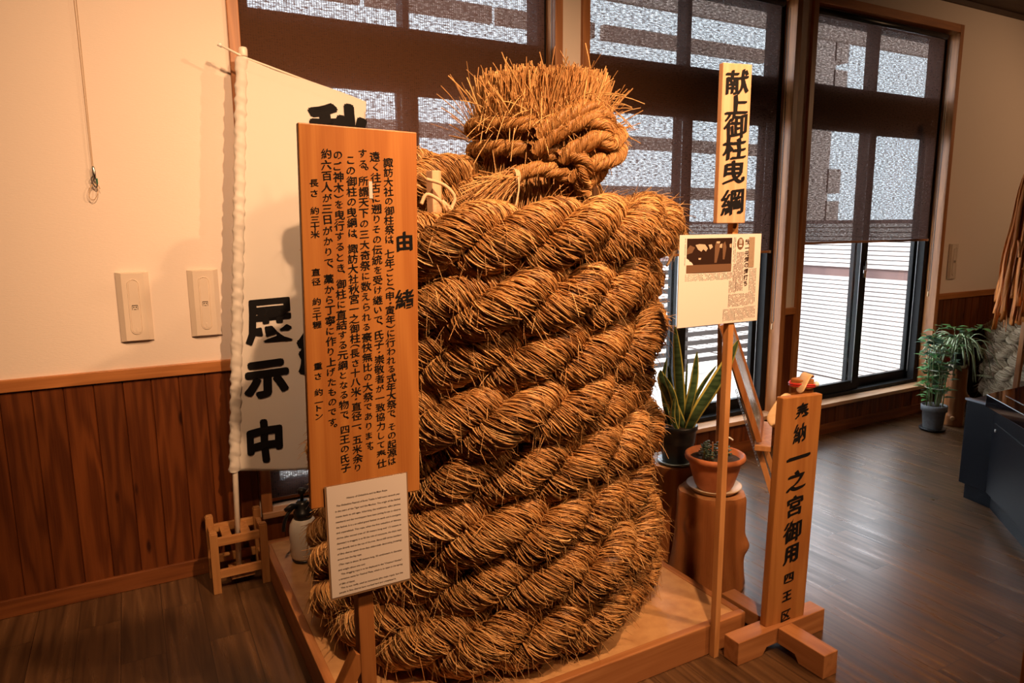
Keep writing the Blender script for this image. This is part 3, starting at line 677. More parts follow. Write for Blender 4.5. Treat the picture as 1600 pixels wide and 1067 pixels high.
# knot, laid out on the side facing right of the viewer: local axes u (along the wrap), n (outward), z
ka = math.radians(-88); kn = np.array([math.cos(ka), math.sin(ka), 0]); ku = np.array([-math.sin(ka), math.cos(ka), 0]); KC = np.array([NC[0], NC[1], 1.865])+kn*.265
def K3(u, z, n): return tuple(KC+ku*u+np.array([0, 0, 1.])*z+kn*n)
small_rope('knot_loop', [K3(-.17, -.02, -.03), K3(-.09, .045, .02), K3(0, .085, .05), K3(.055, .055, .07), K3(.06, -.02, .06), K3(.02, -.075, .05), K3(-.03, -.05, .03)], .030, bind, M['straw'], seed=70)
small_rope('knot_loop', [K3(-.16, .03, -.02), K3(-.08, .09, .03), K3(.0, .125, .04), K3(.075, .10, .045), K3(.10, .03, .05), K3(.08, -.05, .045), K3(.03, -.115, .03), K3(-.01, -.13, .01)], .030, bind, M['straw'], seed=74)
small_rope('knot_loop', [K3(-.10, -.05, .03), K3(-.04, -.005, .075), K3(.02, .02, .095), K3(.07, .0, .085), K3(.14, .03, .03), K3(.20, .055, -.02), K3(.22, .02, -.06)], .029, bind, M['straw'], seed=78)
small_rope('knot_loop', [K3(-.06, -.11, .03), K3(.0, -.065, .075), K3(.06, -.05, .08), K3(.13, -.03, .05), K3(.19, .0, -.01), K3(.215, -.01, -.06)], .029, bind, M['straw'], seed=82)
small_rope('rope_end', [K3(-.06, -.03, .06), K3(-.03, -.07, .08), K3(-.02, -.12, .05), K3(.01, -.16, .03)], .029, bind, M['straw'], seed=86)
# frayed tail tied with pale cord, lying to the left of the knot
small_rope('rope_end', [K3(-.04, -.11, .02), K3(-.12, -.085, .02), K3(-.20, -.085, .0), K3(-.255, -.11, -.015)], .026, bind, M['straw'], seed=90)
g = np.random.default_rng(33); n = 210; o = np.array(K3(-.255, -.11, -.015)); tt = np.linspace(0, 1, 7)[None, :, None]
dv = -ku*1.0+np.array([0, 0, -.42])+kn*.12
D = dv[None]+np.stack([g.normal(0, .16, n), g.normal(0, .16, n), g.normal(0, .22, n)], -1); L = g.uniform(.09, .19, (n, 1, 1))
P = o+g.normal(0, .012, (n, 1, 3))+D[:, None]*tt*L+np.array([0, 0, -1.])*tt**2*.05*g.uniform(0, 1.5, (n, 1, 1))
v, q = tubes_arrays(P, .0019*g.uniform(.6, 1.3, (n, 1))*np.ones((1, 7)), 3)
link('frayed_end', np_mesh('frayed_end', [(v, q, np.repeat(np.clip(g.normal(.55, .2, n), 0, 1), 21))]), M['straw_brush'], bind)
mb = MB()
for j in range(3): mb.tube([tuple(o+np.array([0, 0, 1.])*.028*math.cos(a)+kn*.028*math.sin(a)+ku*(.006*j-.004)) for a in np.linspace(0, 2*PI, 13)[:-1]], .0035, 6, closed=True)
mb.tube(catmull([o+kn*.028, o+kn*.05-np.array([0, 0, .04])-ku*.01, o+kn*.06-np.array([0, 0, .10])-ku*.03], 6), .003, 6)
mb.build('tie_cord', M['cord'], bind, True)

# ---- stakes standing inside the coil, pale tie cord, thin cord over the top turn
def stake(x, y, z1, wx, label, rz=0):
    mb = MB(); R = Matrix.Translation(V((x, y, 0))) @ Matrix.Rotation(rz, 4, 'Z')
    mb.box(-wx/2, wx/2, -wx/2, wx/2, PZ, z1, rot=R)
    o = mb.build('wooden_stake', M['board_pale'], None, bevel=.002, loc=(x, y, PZ)); tag(o, label, 'stake', None); return o
stake(1.475, 2.09, 1.865, .034, 'square wooden stake poking up in front of the rope knot', .5)
stake(.90, 2.165, 1.775, .036, 'square wooden stake tip beside the left bend of the giant rope', .2)
c = V((.89, 2.13, 1.715)); mb = MB()
mb.tube(catmull([c+V((-.03, 0, .03)), c+V((.02, -.03, .01)), c+V((.05, -.04, -.03)), c+V((.02, -.05, -.07)), c+V((-.01, -.06, -.04)), c+V((-.05, -.05, -.02)), c+V((-.07, -.05, -.05))], 8), .006, 7)
mb.tube(catmull([c+V((.0, -.05, -.04)), c+V((.05, -.06, -.08)), c+V((.10, -.07, -.11))], 8), .007, 7)
mb.tube(catmull([c+V((.01, -.05, -.05)), c+V((.04, -.07, -.09)), c+V((.06, -.08, -.13))], 8), .005, 7)
tag(mb.build('tie_cord', M['cord'], None, True, loc=c), 'pale cord looped at the foot of the left stake', 'cord')
a = [math.radians(x) for x in (-22, -24, -27, -30, -33, -36)]
pts = [(RC[0]+r*math.cos(t), RC[1]+r*math.sin(t), z) for t, r, z in zip(a, (.66, .735, .775, .775, .76, .73), (1.70, 1.675, 1.62, 1.55, 1.49, 1.44))]
tag(MB().tube(catmull(pts, 8), .0055, 7).build('tie_cord', M['cord'], None, True, loc=pts[0]), 'thin straw cord hanging over the right side of the top rope turn', 'cord')

# ================================================================ EXPLANATION BOARD (front left)
BY = 1.57
b_rot = math.radians(-1.25)
def board_xy(x, z, y=BY):
    """sheared a little to the right, as the board leans"""
    return V((x, y, z))
sb = thing('explanation_board', (.45, BY+.03, 0), 'tall wooden board with handwritten columns of history text on a square post', 'sign')
def lean(p, base, ang):
    return Matrix.Translation(V(base)) @ Matrix.Rotation(ang, 4, 'Y') @ Matrix.Translation(-V(base)) @ V(p)
LB = (.46, BY, .95)
BM = Matrix.Translation(V(LB)) @ Matrix.Rotation(math.radians(1.3), 4, 'Y') @ Matrix.Translation(-V(LB))
MB().box(.3235, .5935, BY, BY+.018, .945, 1.816, rot=BM).build('panel', M['board'], sb, bevel=.0025)
MB().box(.428, .468, BY+.019, BY+.059, 0.0, 1.62).build('post', M['post'], sb, bevel=.002)
MB().bar((.434, BY+.04, .53), (.17, BY+.04, .045), .036, .04, (0, 1, 0)).build('brace', M['post'], sb, bevel=.002)
MB().box(.02, .86, BY+.015, BY+.062, 0.0, .045).build('foot', M['timber'], sb, bevel=.003)
MB().box(.425, .471, BY-.23, BY+.165, 0.0, .042).build('foot', M['timber_y'], sb, bevel=.003)
ink = Ink(lambda u, v, l: V((u, BY-.0006-l, v)))
ink.char('由', .574, 1.563, .046, .046, .008, nib=.07); ink.char('緒', .570, 1.427, .048, .048, .006, nib=.05)
for txt, a, b, sz in (
    ('諏訪大社の御柱祭は、七年ごと（申・寅年）に行われる式年大祭で、その起源は', (.542, 1.742), (.524, 1.032), .0228),
    ('遠く往古に遡りその伝統を受け継いで、氏子・崇敬者が一致協力して奉仕', (.511, 1.754), (.497, 1.031), .0228),
    ('する。所謂天下の三大奇祭に数えられる豪快無比の大祭であります。', (.483, 1.760), (.468, 1.063), .0228),
    ('この御柱の曳綱は、諏訪大社秋宮一之御柱（長さ十八米・直径一、五米余り', (.4545, 1.744), (.438, 1.031), .0228),
    ('のご神木）を曳行するとき、御柱に直結する元綱となる物で、四王の氏子', (.426, 1.754), (.409, 1.035), .0228),
    ('約六百人が三日がかりで、藁から丁寧に作り上げたものです。', (.400, 1.756), (.384, 1.133), .0228)):
    ink.column(txt, a, b, sz, .003, .035, .04, 1.08)
for ch, v in zip('長さ約三十米直径約三十糎重さ約一トン', (1.6927, 1.6707, 1.6335, 1.6141, 1.5988, 1.5821, 1.4991, 1.4778, 1.4335, 1.4125, 1.3989, 1.381, 1.2866, 1.263, 1.2259, 1.202, 1.1886, 1.169)):
    ink.char(ch, .354+(.371-.354)*(v-1.168)/.5247, v, .0205, .0175, .003, nib=.035)
ink.build('lettering', M['ink'], sb)
mb = MB().box(.4935, .5015, BY-.0012, BY-.0002, 1.661, 1.699); mb.build('paper_tape', M['paper'], sb)
# laminated English sheet
PY = BY-.0035
ns = thing('notice_sheet', (.458, PY, .855), 'laminated white sheet of English text fixed to the foot of the wooden board', 'notice')
MB().box(.356, .561, PY, PY+.0012, .711, .999).build('laminate', M['film'], ns)
MB().box(.3605, .5575, PY-.0009, PY-.0001, .7165, .997).build('sheet', M['paper'], ns)
ik = Ink(lambda u, v, l: V((u, PY-.0013, v)))
L = [('History of Onbashira and its Main Rope', .407, .507, .962),
 ('The Onbashira Festival of Suwa Taisha is held every seventh year', .3815, .5395, .9465),
 ('in the years of the Tiger and the Monkey. The origin of the festival', .3785, .5395, .933),
 ('traces back to old ages. Inheriting the traditions, ujiko (shrine', .3785, .5395, .9195),
 ('members) and the worshippers have been joining forces to observe', .3785, .5395, .906),
 ('the festival. It is a so-called grand festival on earth and is energetic', .3785, .5395, .8925),
 ('and unparalleled. This rope, when the first onbashira of Akimiya', .3785, .5395, .879),
 ('shrine (the sacred tree of 18 meters long and 1.5 meters in', .3785, .5395, .8655),
 ('diameter) is dragged, is to fill the role of motozuna, the thick main', .3785, .5395, .852),
 ('rope directly tied to the top of the tree. About 600 shrine members', .3785, .5395, .8385),
 ('of Shio district spent three days elaborately decorating (twisting)', .3785, .5395, .825),
 ('straws into the big rope.', .3785, .437, .8115),
 ('(This rope is about 30 meters long, 30 centimeters in diameter', .3805, .5395, .798),
 ('and weighs about one ton)', .3785, .444, .7845),
 ('This dragging rope is to be displayed in the "Onamuri Honbo",', .3845, .5395, .773),
 ('a tentative name for Festival Plaza, which is to open in the spring', .3785, .5395, .7605),
 ('of 28th of Heisei.', .3785, .4175, .7485),
 ('This is not really used as motozuna (the main rope), but the', .3825, .5395, .7375),
 ('people in Shio district have worked hard and completed it.', .3785, .521, .726)]
for t, a, b, v in L: ik.line(t, a, b, v, .0060, .008)
ik.build('lettering', M['ink_brown'], ns)

# ================================================================ TITLE SIGN AND NEWSPAPER (front right of the platform)
TX, TY = 1.797, 1.722
ts = thing('title_sign', (TX, TY, 0), 'narrow pale wooden sign with six large brush characters on a thin tall post', 'sign')
mb = MB().box(TX-.0125, TX+.0125, TY-.0125, TY+.0125, 0, 2.02); mb.build('post', M['post_pale'], ts, bevel=.0015)
TA = math.radians(-10)      # the board is turned a little towards the left
TM = Matrix.Translation(V((1.7535, TY-.024, 0))) @ Matrix.Rotation(TA, 4, 'Z')
MB().box(-.0545, .0545, -.010, .012, 1.599, 2.099, rot=TM).build('panel', M['board_pale'], ts, bevel=.002)
ik = Ink(lambda u, v, l: TM @ V((u, -.0108-l, v)))
for ch, v, h in zip('献上御柱曳綱', (2.042, 1.974, 1.908, 1.836, 1.763, 1.668), (.080, .066, .084, .074, .076, .090)):
    ik.char(ch, .001, v, .090, h*.99, .004, nib=.06 if ch in '献御綱' else .085, shear=.12, wob=.018)
ik.build('lettering', M['ink'], ts)
for z in (.085, .045): MB().lathe((0, 0, 0), [(.0035, 0), (.0035, .001), (.001, .0015)], 10).build('screw', M['black'], ts).matrix_local = Matrix.Translation(V((.004, -.0130, z))) @ Matrix.Rotation(PI/2, 4, 'X')
# laminated newspaper cutting, gently curved
NX0, NX1, NZ0, NZ1 = 1.545, 1.912, 1.263, 1.563
def news(u, v, l=0):
    k = (u-(NX0+NX1)/2)/(NX1-NX0)*2
    return V((u, TY-.0165-l-.003*k*k-.001*k*math.sin((v-NZ0)*9), v))
nw = thing('newspaper_cutting', ((NX0+NX1)/2, TY-.02, 1.4), 'laminated newspaper cutting with a brown photo, fixed below the narrow title board', 'notice')
def curved(u0, u1, v0, v1, lift, th=0.0, n=24):
    mb = MB(); vs = [news(u0+(u1-u0)*i/n, v, l) for l in ((lift, lift-th) if th else (lift,)) for v in (v0, v1) for i in range(n+1)]; w = n+1
    fs = [(i, i+1, w+i+1, w+i) for i in range(n)]
    if th: fs += [(2*w+i, 3*w+i, 3*w+i+1, 2*w+i+1) for i in range(n)] + [(i, 2*w+i, 2*w+i+1, i+1) for i in range(n)] + [(w+i, w+i+1, 3*w+i+1, 3*w+i) for i in range(n)] + [(0, w, 3*w, 2*w), (n, 2*w+n, 3*w+n, w+n)]
    mb.add(vs, fs); return mb
curved(NX0, NX1, NZ0, NZ1, .0008, .0012).build('sheet', M['paper'], nw)
# picture: a bent-over figure in a pale shirt among dark standing figures
curved(1.577, 1.778, 1.440, 1.551, .0012).build('photo', M['ink_brown'], nw)
mid = newmat('photo_tone', (.16, .075, .035), .7); pale = newmat('photo_pale', (.55, .40, .28), .7)
def shape(poly, mat_name, lift=.0016):
    mb = MB(); mb.add([news(u, v, lift) for u, v in poly], [tuple(range(len(poly)))]); return mb
ph = MB()
for poly in ([(1.577, 1.515), (1.59, 1.530), (1.612, 1.522), (1.60, 1.505), (1.577, 1.500)], [(1.577, 1.440), (1.778, 1.440), (1.778, 1.465), (1.577, 1.466)], [(1.70, 1.525), (1.705, 1.54), (1.72, 1.54), (1.722, 1.515), (1.71, 1.47), (1.70, 1.47)], [(1.735, 1.53), (1.745, 1.54), (1.752, 1.52), (1.745, 1.48), (1.737, 1.48)]): ph.add([news(u, v, .0020) for u, v in poly], [tuple(range(len(poly)))])
ph.build('photo_ground', mid, nw)
ph = MB()
for poly in ([(1.613, 1.530), (1.630, 1.533), (1.655, 1.531), (1.668, 1.518), (1.660, 1.508), (1.648, 1.516), (1.640, 1.508), (1.625, 1.515)], [(1.67, 1.530), (1.685, 1.531), (1.690, 1.522), (1.678, 1.514)], [(1.706, 1.540), (1.722, 1.540), (1.720, 1.533), (1.706, 1.534)], [(1.722, 1.530), (1.732, 1.533), (1.731, 1.518), (1.72, 1.52)], [(1.765, 1.53), (1.775, 1.532), (1.774, 1.518), (1.766, 1.52)], [(1.628, 1.488), (1.640, 1.488), (1.638, 1.482), (1.629, 1.482)]): ph.add([news(u, v, .0026) for u, v in poly], [tuple(range(len(poly)))])
ph.build('photo_figure', pale, nw)
bn = MB(); bn.add([news(u, v, .0013) for u, v in ((1.855, 1.45), (1.882, 1.45), (1.882, 1.552), (1.855, 1.552))], [(0, 1, 2, 3)])
g = random.Random(4)
for k in range(150): 
    u, v = g.uniform(1.855, 1.880), g.uniform(1.45, 1.552); bn.add([news(u+a*.0008, v+b*.0011, .0015) for a, b in ((-1, -1), (1, -1), (1, 1), (-1, 1))], [(0, 1, 2, 3)])
bn.build('masthead', newmat('masthead_grey', (.36, .25, .17), .7), nw)
ik = Ink(lambda u, v, l: news(u, v, .0018))
for ch, v in zip('秋一元綱の綱打ち', (1.536, 1.516, 1.497, 1.477, 1.458, 1.437, 1.416, 1.396)): ik.char(ch, 1.847, v, .0205, .0195, .02)
# the small print is too small to read: rows of ink ticks
def ticks(u0, u1, v0, v1, cols):
    for c_ in range(cols):
        u = u0+(u1-u0)*(c_+.5)/cols; v = v1
        while v > v0+.002:
            hh = g.uniform(.0012, .0026)
            if g.random() > .12: ik.mb.add([news(u+a*.0011*g.uniform(.7, 1.25), v-b*hh, .0016) for a, b in ((-1, 1), (1, 1), (1, 0), (-1, 0))], [(0, 1, 2, 3)])
            v -= hh+.0010
ticks(1.800, 1.836, 1.372, 1.503, 7); ticks(1.783, 1.797, 1.468, 1.552, 2); ticks(1.572, 1.785, 1.412, 1.436, 34); ticks(1.786, 1.80, 1.408, 1.464, 3)
ticks(1.770, 1.806, 1.366, 1.408, 6); ticks(1.770, 1.862, 1.318, 1.362, 15); ticks(1.862, 1.896, 1.322, 1.446, 5); ticks(1.748, 1.846, 1.270, 1.312, 15); ticks(1.846, 1.900, 1.274, 1.316, 8); ticks(1.567, 1.5725, 1.462, 1.552, 1)
ik.build('print', M['ink_brown'], nw)
ov = MB(); ov.add([news(1.816+.0155*math.cos(t), 1.531+.020*math.sin(t), .0015) for t in np.linspace(0, 2*PI, 25)[:-1]], [tuple(range(24))]); ov.build('emblem', mid, nw)
ik = Ink(lambda u, v, l: news(u, v, .0019)); ik.rect(1.809, 1.823, 1.520, 1.526); ik.rect(1.811, 1.815, 1.530, 1.546); ik.rect(1.818, 1.822, 1.530, 1.546); ik.build('emblem_mark', M['paper'], nw)

# ================================================================ DONATION SIGN with cross foot
dn = thing('donation_sign', (2.065, 1.667, 0), 'thick wooden board with brush characters standing on crossed timber feet', 'sign')
def foot(mb, L0, L1, w0, w1, axis):
    """timber with a notch cut out underneath, so that only its ends touch the floor"""
    h = .092; e = .13; mx = (L0+L1)/2; n0, n1 = L0+e, L1-e
    poly = [(L0, 0), (n0, 0), (n0+.02, .028), (n1-.02, .028), (n1, 0), (L1, 0), (L1, h), (L0, h)]
    M4 = Matrix.Translation(V((0, w0, 0))) if axis == 'X' else Matrix(((0, 1, 0, w0), (1, 0, 0, 0), (0, 0, 1, 0), (0, 0, 0, 1)))
    mb.prism(poly, w1-w0, M4); return mb
foot(MB(), 1.825, 2.298, 1.632, 1.702, 'X').build('foot', M['timber'], dn, bevel=.003)
fb = MB(); M4 = Matrix(((0, 1, 0, 2.030), (1, 0, 0, 0), (0, 0, 1, 0), (0, 0, 0, 1)))
fb.prism([(1.430, 0), (1.535, 0), (1.552, .028), (1.631, .028), (1.631, .092), (1.430, .092)], .074, M4); fb.build('foot', M['timber_y'], dn, bevel=.003)
fb = MB(); fb.prism([(1.703, .028), (1.79, .028), (1.81, 0), (1.92, 0), (1.92, .092), (1.703, .092)], .074, M4); fb.build('foot', M['timber_y'], dn, bevel=.003)
DM = Matrix.Translation(V((2.09, 1.655, .092))) @ Matrix.Rotation(math.radians(1.5), 4, 'Y') @ Matrix.Rotation(math.radians(-3.5), 4, 'Z')
MB().box(-.099, .099, -.006, .026, -.004, .885, rot=DM).build('panel', M['board_aged'], dn, bevel=.004)
ik = Ink(lambda u, v, l: DM @ V((u, -.0068-l, v-.092)))
for ch, u, v, sx, sy in (('奉', 0, .915, .058, .074), ('納', -.004, .838, .058, .076), ('一', .0, .744, .105, .09), ('之', -.0, .657, .085, .082), ('宮', .001, .558, .080, .082), ('御', .0, .462, .084, .086), ('用', .0, .366, .070, .080), ('四', .0, .270, .048, .044), ('王', -.002, .197, .044, .046), ('区', -.0, .116, .046, .050)):
    ik.char(ch, u, v, sx*1.12, sy*1.0, .008, shear=.16, wob=.018, nib=.06 if ch in '奉納御宮区' else .10)
ik.build('lettering', M['ink'], dn)

# ---- pale carved piece with a red cord, standing behind the donation sign
cw = thing('carved_wood_ornament', (2.135, 1.84, 0), 'pale ragged wood carving with a red cord peeping out behind the donation board', 'ornament')
MB().box(2.10, 2.165, 1.80, 1.86, 0.095, 1.01).build('core_post', M['board_aged'], cw, bevel=.006)
def flap(pts, th=.010, name='wood_curl'):
    """a curled thick shaving: a strip swept along points with its own width vectors"""
    mb = MB(); n = len(pts); vs = []
    for p, wv in pts: vs += [V(p)-V(wv)/2, V(p)+V(wv)/2]
    nv = (V(pts[0][1]).cross(V(pts[1][0])-V(pts[0][0]))).normalized()*th
    vs2 = [p+nv for p in vs]; b = len(vs)
    fs = [(2*i, 2*i+1, 2*i+3, 2*i+2) for i in range(n-1)] + [(b+2*i, b+2*i+2, b+2*i+3, b+2*i+1) for i in range(n-1)]
    fs += [(2*i, 2*i+2, b+2*i+2, b+2*i) for i in range(n-1)] + [(2*i+1, b+2*i+1, b+2*i+3, 2*i+3) for i in range(n-1)] + [(0, b, b+1, 1), (2*n-2, 2*n-1, b+2*n-1, b+2*n-2)]
    mb.add(vs+vs2, fs); o = mb.build(name, M['creamwood'], cw, True); s_ = o.modifiers.new('s', 'SUBSURF'); s_.levels = s_.render_levels = 2; return o
flap([((2.07, 1.80, .965), (.03, .06, 0)), ((2.10, 1.81, 1.005), (.03, .07, 0)), ((2.135, 1.82, 1.032), (.03, .07, 0)), ((2.17, 1.83, 1.028), (.02, .06, 0)), ((2.18, 1.84, 1.005), (.02, .05, 0))])
flap([((2.10, 1.83, .93), (-.01, .05, .07)), ((2.05, 1.84, .90), (-.01, .05, .10)), ((2.005, 1.85, .86), (0, .04, .07)), ((1.985, 1.86, .845), (0, .03, .03))])
flap([((2.06, 1.80, .80), (0, .05, .03)), ((2.035, 1.80, .74), (0, .06, .03)), ((2.03, 1.80, .66), (0, .06, 0)), ((2.045, 1.80, .60), (0, .05, -.02))])
flap([((2.10, 1.80, .70), (0, .05, .03)), ((2.045, 1.80, .63), (.01, .06, .04)), ((2.005, 1.80, .55), (0, .06, 0)), ((2.012, 1.80, .47), (0, .05, -.02)), ((2.045, 1.80, .43), (0, .05, -.02))])
mb = MB()
for z, r in ((.985, .046), (.992, .047)): mb.tube([(2.1325+r*1.0*math.cos(t), 1.83+r*math.sin(t), z+.003*math.sin(2*t)) for t in np.linspace(0, 2*PI, 25)[:-1]], .0042, 7, closed=True)
mb.build('red_cord', M['red'], cw, True)
MB().lathe((2.155, 1.785, .982), [(.001, 0), (.009, .004), (.011, .011), (.008, .019), (.001, .022)], 14).build('bead', M['white'], cw, True)

cw.location += V((.098, -.08, 0))

# ================================================================ WALL: switch plates, picture wire
pt = thing('wall_plate', (.0095, WY, 1.267), 'pale wall plate with an oval cover, on the left, nearer the hanging wire', 'wall plate', 'oval socket plates on the wall')
def rr(w, h, r, n=8):
    out = []
    for cx, cz, a0 in ((w/2-r, h/2-r, 0), (-w/2+r, h/2-r, 90), (-w/2+r, -h/2+r, 180), (w/2-r, -h/2+r, 270)):
        for k in range(n+1): a = math.radians(a0+90*k/n); out.append((cx+r*math.cos(a), cz+r*math.sin(a)))
    return out
def prof_plate(c, loops, mat, parent, name, smooth=False):
    """stack of outlines (polygon in xz, y) closed at the last one"""
    mb = MB(); n = len(loops[0][0]); vs = [(c[0]+x, c[1]+y, c[2]+z) for poly, y in loops for x, z in poly]
    fs = [(i*n+k, i*n+(k+1) % n, (i+1)*n+(k+1) % n, (i+1)*n+k) for i in range(len(loops)-1) for k in range(n)] + [tuple((len(loops)-1)*n+k for k in range(n))]
    mb.add(vs, fs); return mb.build(name, mat, parent, smooth)
pc = (.0095, WY, 1.267)
prof_plate(pc, [([(.0625, .147), (-.0625, .147), (-.0625, -.147), (.0625, -.147)], .002), ([(.0625, .147), (-.0625, .147), (-.0625, -.147), (.0625, -.147)], -.006), ([(.042, .143), (-.042, .143), (-.042, -.143), (.042, -.143)], -.020)], M['plate'], pt, 'cover')
lip = MB(); o1, o2, o3 = rr(.047, .236, .0234), rr(.0425, .2315, .0211), rr(.038, .227, .0189); n = len(o1); vs = [(pc[0]+x, pc[1]+y, pc[2]+z) for o, y in ((o1, -.0195), (o2, -.024), (o3, -.0195)) for x, z in o]
lip.add(vs, [(i*n+k, i*n+(k+1) % n, (i+1)*n+(k+1) % n, (i+1)*n+k) for i in range(2) for k in range(n)]); lip.build('rim', M['plate'], pt, True)
prof_plate(pc, [(rr(.037, .226, .0184), -.0195), (rr(.035, .224, .0174), -.0225)], M['plate'], pt, 'oval_cover')
fc = MB(); y = pc[1]-.0238
fc.box(pc[0]-.011, pc[0]+.011, y, y+.001, pc[2]+.006, pc[2]+.0085); fc.box(pc[0]-.011, pc[0]-.0095, y, y+.001, pc[2]-.012, pc[2]+.006); fc.box(pc[0]+.0095, pc[0]+.011, y, y+.001, pc[2]-.012, pc[2]+.006)
fc.box(pc[0]-.0065, pc[0]-.0025, y, y+.001, pc[2]-.003, pc[2]+.002); fc.box(pc[0]+.0025, pc[0]+.0065, y, y+.001, pc[2]-.003, pc[2]+.002); fc.box(pc[0]-.005, pc[0]+.005, y, y+.001, pc[2]-.011, pc[2]-.009)
fc.build('socket_marking', M['plate_dark'], pt)
MB().box(pc[0]-.004, pc[0]+.004, y+.0004, y+.0014, pc[2]-.106, pc[2]-.088).build('latch', M['plate_dark' if False else 'plate'], pt, bevel=.001)
copy_thing(pt, (.2745, 0, 0), 'pale wall plate with an oval cover, close beside the white flag')
copy_thing(pt, (6.05, 0, 0), 'dim wall plate in the shade at the far right, above the wainscot')

pw_ = thing('picture_wire', (-.092, WY-.02, CZ), 'thin steel wire hanging down the wall with a hook and loop at its end', 'wire')
wy = WY-.022
mb = MB()
for d in (-.0035, .0035): mb.tube([(-.0925+d*1.6, wy, CZ-.02), (-.0915+d, wy, 2.4), (-.0915+d*.5, wy, 1.84)], .0011, 5)
mb.build('wire', M['cord'], pw_)
hk = MB().tube([(-.091, wy, 1.846), (-.090, wy, 1.838), (-.089, wy, 1.815), (-.088, wy, 1.798)], [.003, .006, .007, .005], 10).build('hook_body', M['steel'], pw_, True)
MB().tube(catmull([(-.094, wy, 1.806), (-.101, wy, 1.795), (-.095, wy, 1.772), (-.086, wy, 1.762), (-.082, wy, 1.775), (-.085, wy, 1.795), (-.092, wy, 1.792), (-.092, wy, 1.785)], 6), .0022, 7).build('hook', M['plate_dark'], pw_, True)
MB().box(-.0845, -.0785, wy-.004, wy+.004, 1.775, 1.797).build('clip', newmat('green', (.01, .12, .06), .4), pw_, bevel=.001)
lp = MB()
for k in range(2): lp.tube([(-.098+.0155*math.cos(t)+.006*math.sin(t), wy+.003*k, 1.742+(.030+.003*k)*math.sin(t)+.002*k) for t in np.linspace(0, 2*PI, 25)[:-1]], .0013, 5, closed=True)
lp.tube([(-.079, wy, 1.772), (-.074, wy, 1.755)], .0016, 5)
lp.build('wire_loop', M['cord'], pw_, True)

# ================================================================ FLAG and its rack
FYY = 3.215
def cloth_pt(u, v, l=0):
    """u 0..1 across from the pole, v 0..1 from the bottom"""
    z0 = .520-.075*u-.018*math.sin(u*PI); z1 = 2.292-.128*u
    xl = .350+(.500-.350)*v; x = xl+.525*u
    amp = .010+.012*u
    y = FYY-.012+.055*u + amp*math.sin(3.2*u+1.6*v+.5)*(1-.3*v) + .004*math.sin(9*u+5*v) - l
    return V((x, y, z0+(z1-z0)*v))
fg = thing('flag_banner', (.335, FYY, .06), 'white vertical flag with bold black brush characters hanging from a white pole', 'flag')
nu, nv = 40, 110; mb = MB()
mb.add([cloth_pt(i/nu, j/nv) for j in range(nv+1) for i in range(nu+1)], [(j*(nu+1)+i, j*(nu+1)+i+1, (j+1)*(nu+1)+i+1, (j+1)*(nu+1)+i) for j in range(nv) for i in range(nu)])
o = mb.build('cloth', M['cloth'], fg, True); so_ = o.modifiers.new('solid', 'SOLIDIFY'); so_.thickness = .0008
# gathered sleeve around the pole
mb = MB(); vs = []; nS = 14; nV = 260
for j in range(nV+1):
    v = j/nV; p = cloth_pt(0, v); px_, py_ = p.x-.012, FYY-.002
    for k in range(nS):
        a = 2*PI*k/nS
        gth = .0024*math.sin(j*.62+2.3*math.sin(a)+1.4*math.sin(j*.11)) + .001*math.sin(j*1.37+a*2)
        r = .0195+gth+(.0015 if k % 2 else 0)
        vs.append((px_+r*1.15*math.cos(a), py_+r*.85*math.sin(a), p.z+.004*math.sin(a+j*.21)))
mb.add(vs, [(j*nS+k, j*nS+(k+1) % nS, (j+1)*nS+(k+1) % nS, (j+1)*nS+k) for j in range(nV) for k in range(nS)])
mb.build('pole_sleeve', M['cloth'], fg, True)
hm = MB(); hm.add([cloth_pt(i/nu, v, .0012) for v in (.972, .999) for i in range(nu+1)], [(i, i+1, nu+2+i, nu+1+i) for i in range(nu)]); hm.build('top_hem', M['cloth'], fg, True)
MB().tube([(.326, FYY, .058), (.340, FYY, .52), (.492, FYY, 2.262), (.4955, FYY, 2.30)], .0125, 16).build('pole', M['pole'], fg, True)
MB().lathe((.496, FYY, 2.298), [(.001, 0), (.0165, .001), (.0175, .006), (.0175, .03), (.014, .038), (.001, .040)], 20).build('pole_cap', M['pole'], fg, True)
MB().tube([(.405, FYY-.004, 2.335), (.50, FYY-.008, 2.294), (1.01, FYY+.040, 2.162)], .0048, 10).build('crossbar', M['pole'], fg, True)
MB().tube([(.398, FYY-.004, 2.338), (.415, FYY-.0045, 2.331)], .0078, 10).build('crossbar_tip', M['white'], fg, True)
def flagplace(x, z, l):
    v = (z-.48)/1.77; xl = .350+.150*v; u = (x-xl)/.525; z0 = .520-.075*u-.018*math.sin(u*PI); z1 = 2.292-.128*u; v = (z-z0)/(z1-z0)
    return cloth_pt(u, v, l+.0045)
ik = Ink(flagplace)
def fat(ch, x, z, sx, sz, shear=.03, nib=.11): 
    vs, fs, d = glyph(ch, .012); st = rnd.getstate()
    for q in range(9):
        a = 2*PI*q/8; r = 0 if q == 8 else nib*.42
        rnd.setstate(st); ik.put(vs, fs, x+r*math.cos(a)*sx, z+r*math.sin(a)*sz, sx, sz, 0, shear, .012, q*.00004)
fat('展', .533, 1.180, .215, .215, nib=.05); fat('示', .503, .922, .19, .18); fat('中', .478, .632, .17, .20)
fat('秋', .885, 2.02, .265, .235); fat('宮', .84, 1.68, .22, .19); fat('元', .80, 1.37, .22, .19); fat('綱', .765, 1.04, .235, .235)
ik.build('lettering', M['ink'], fg)

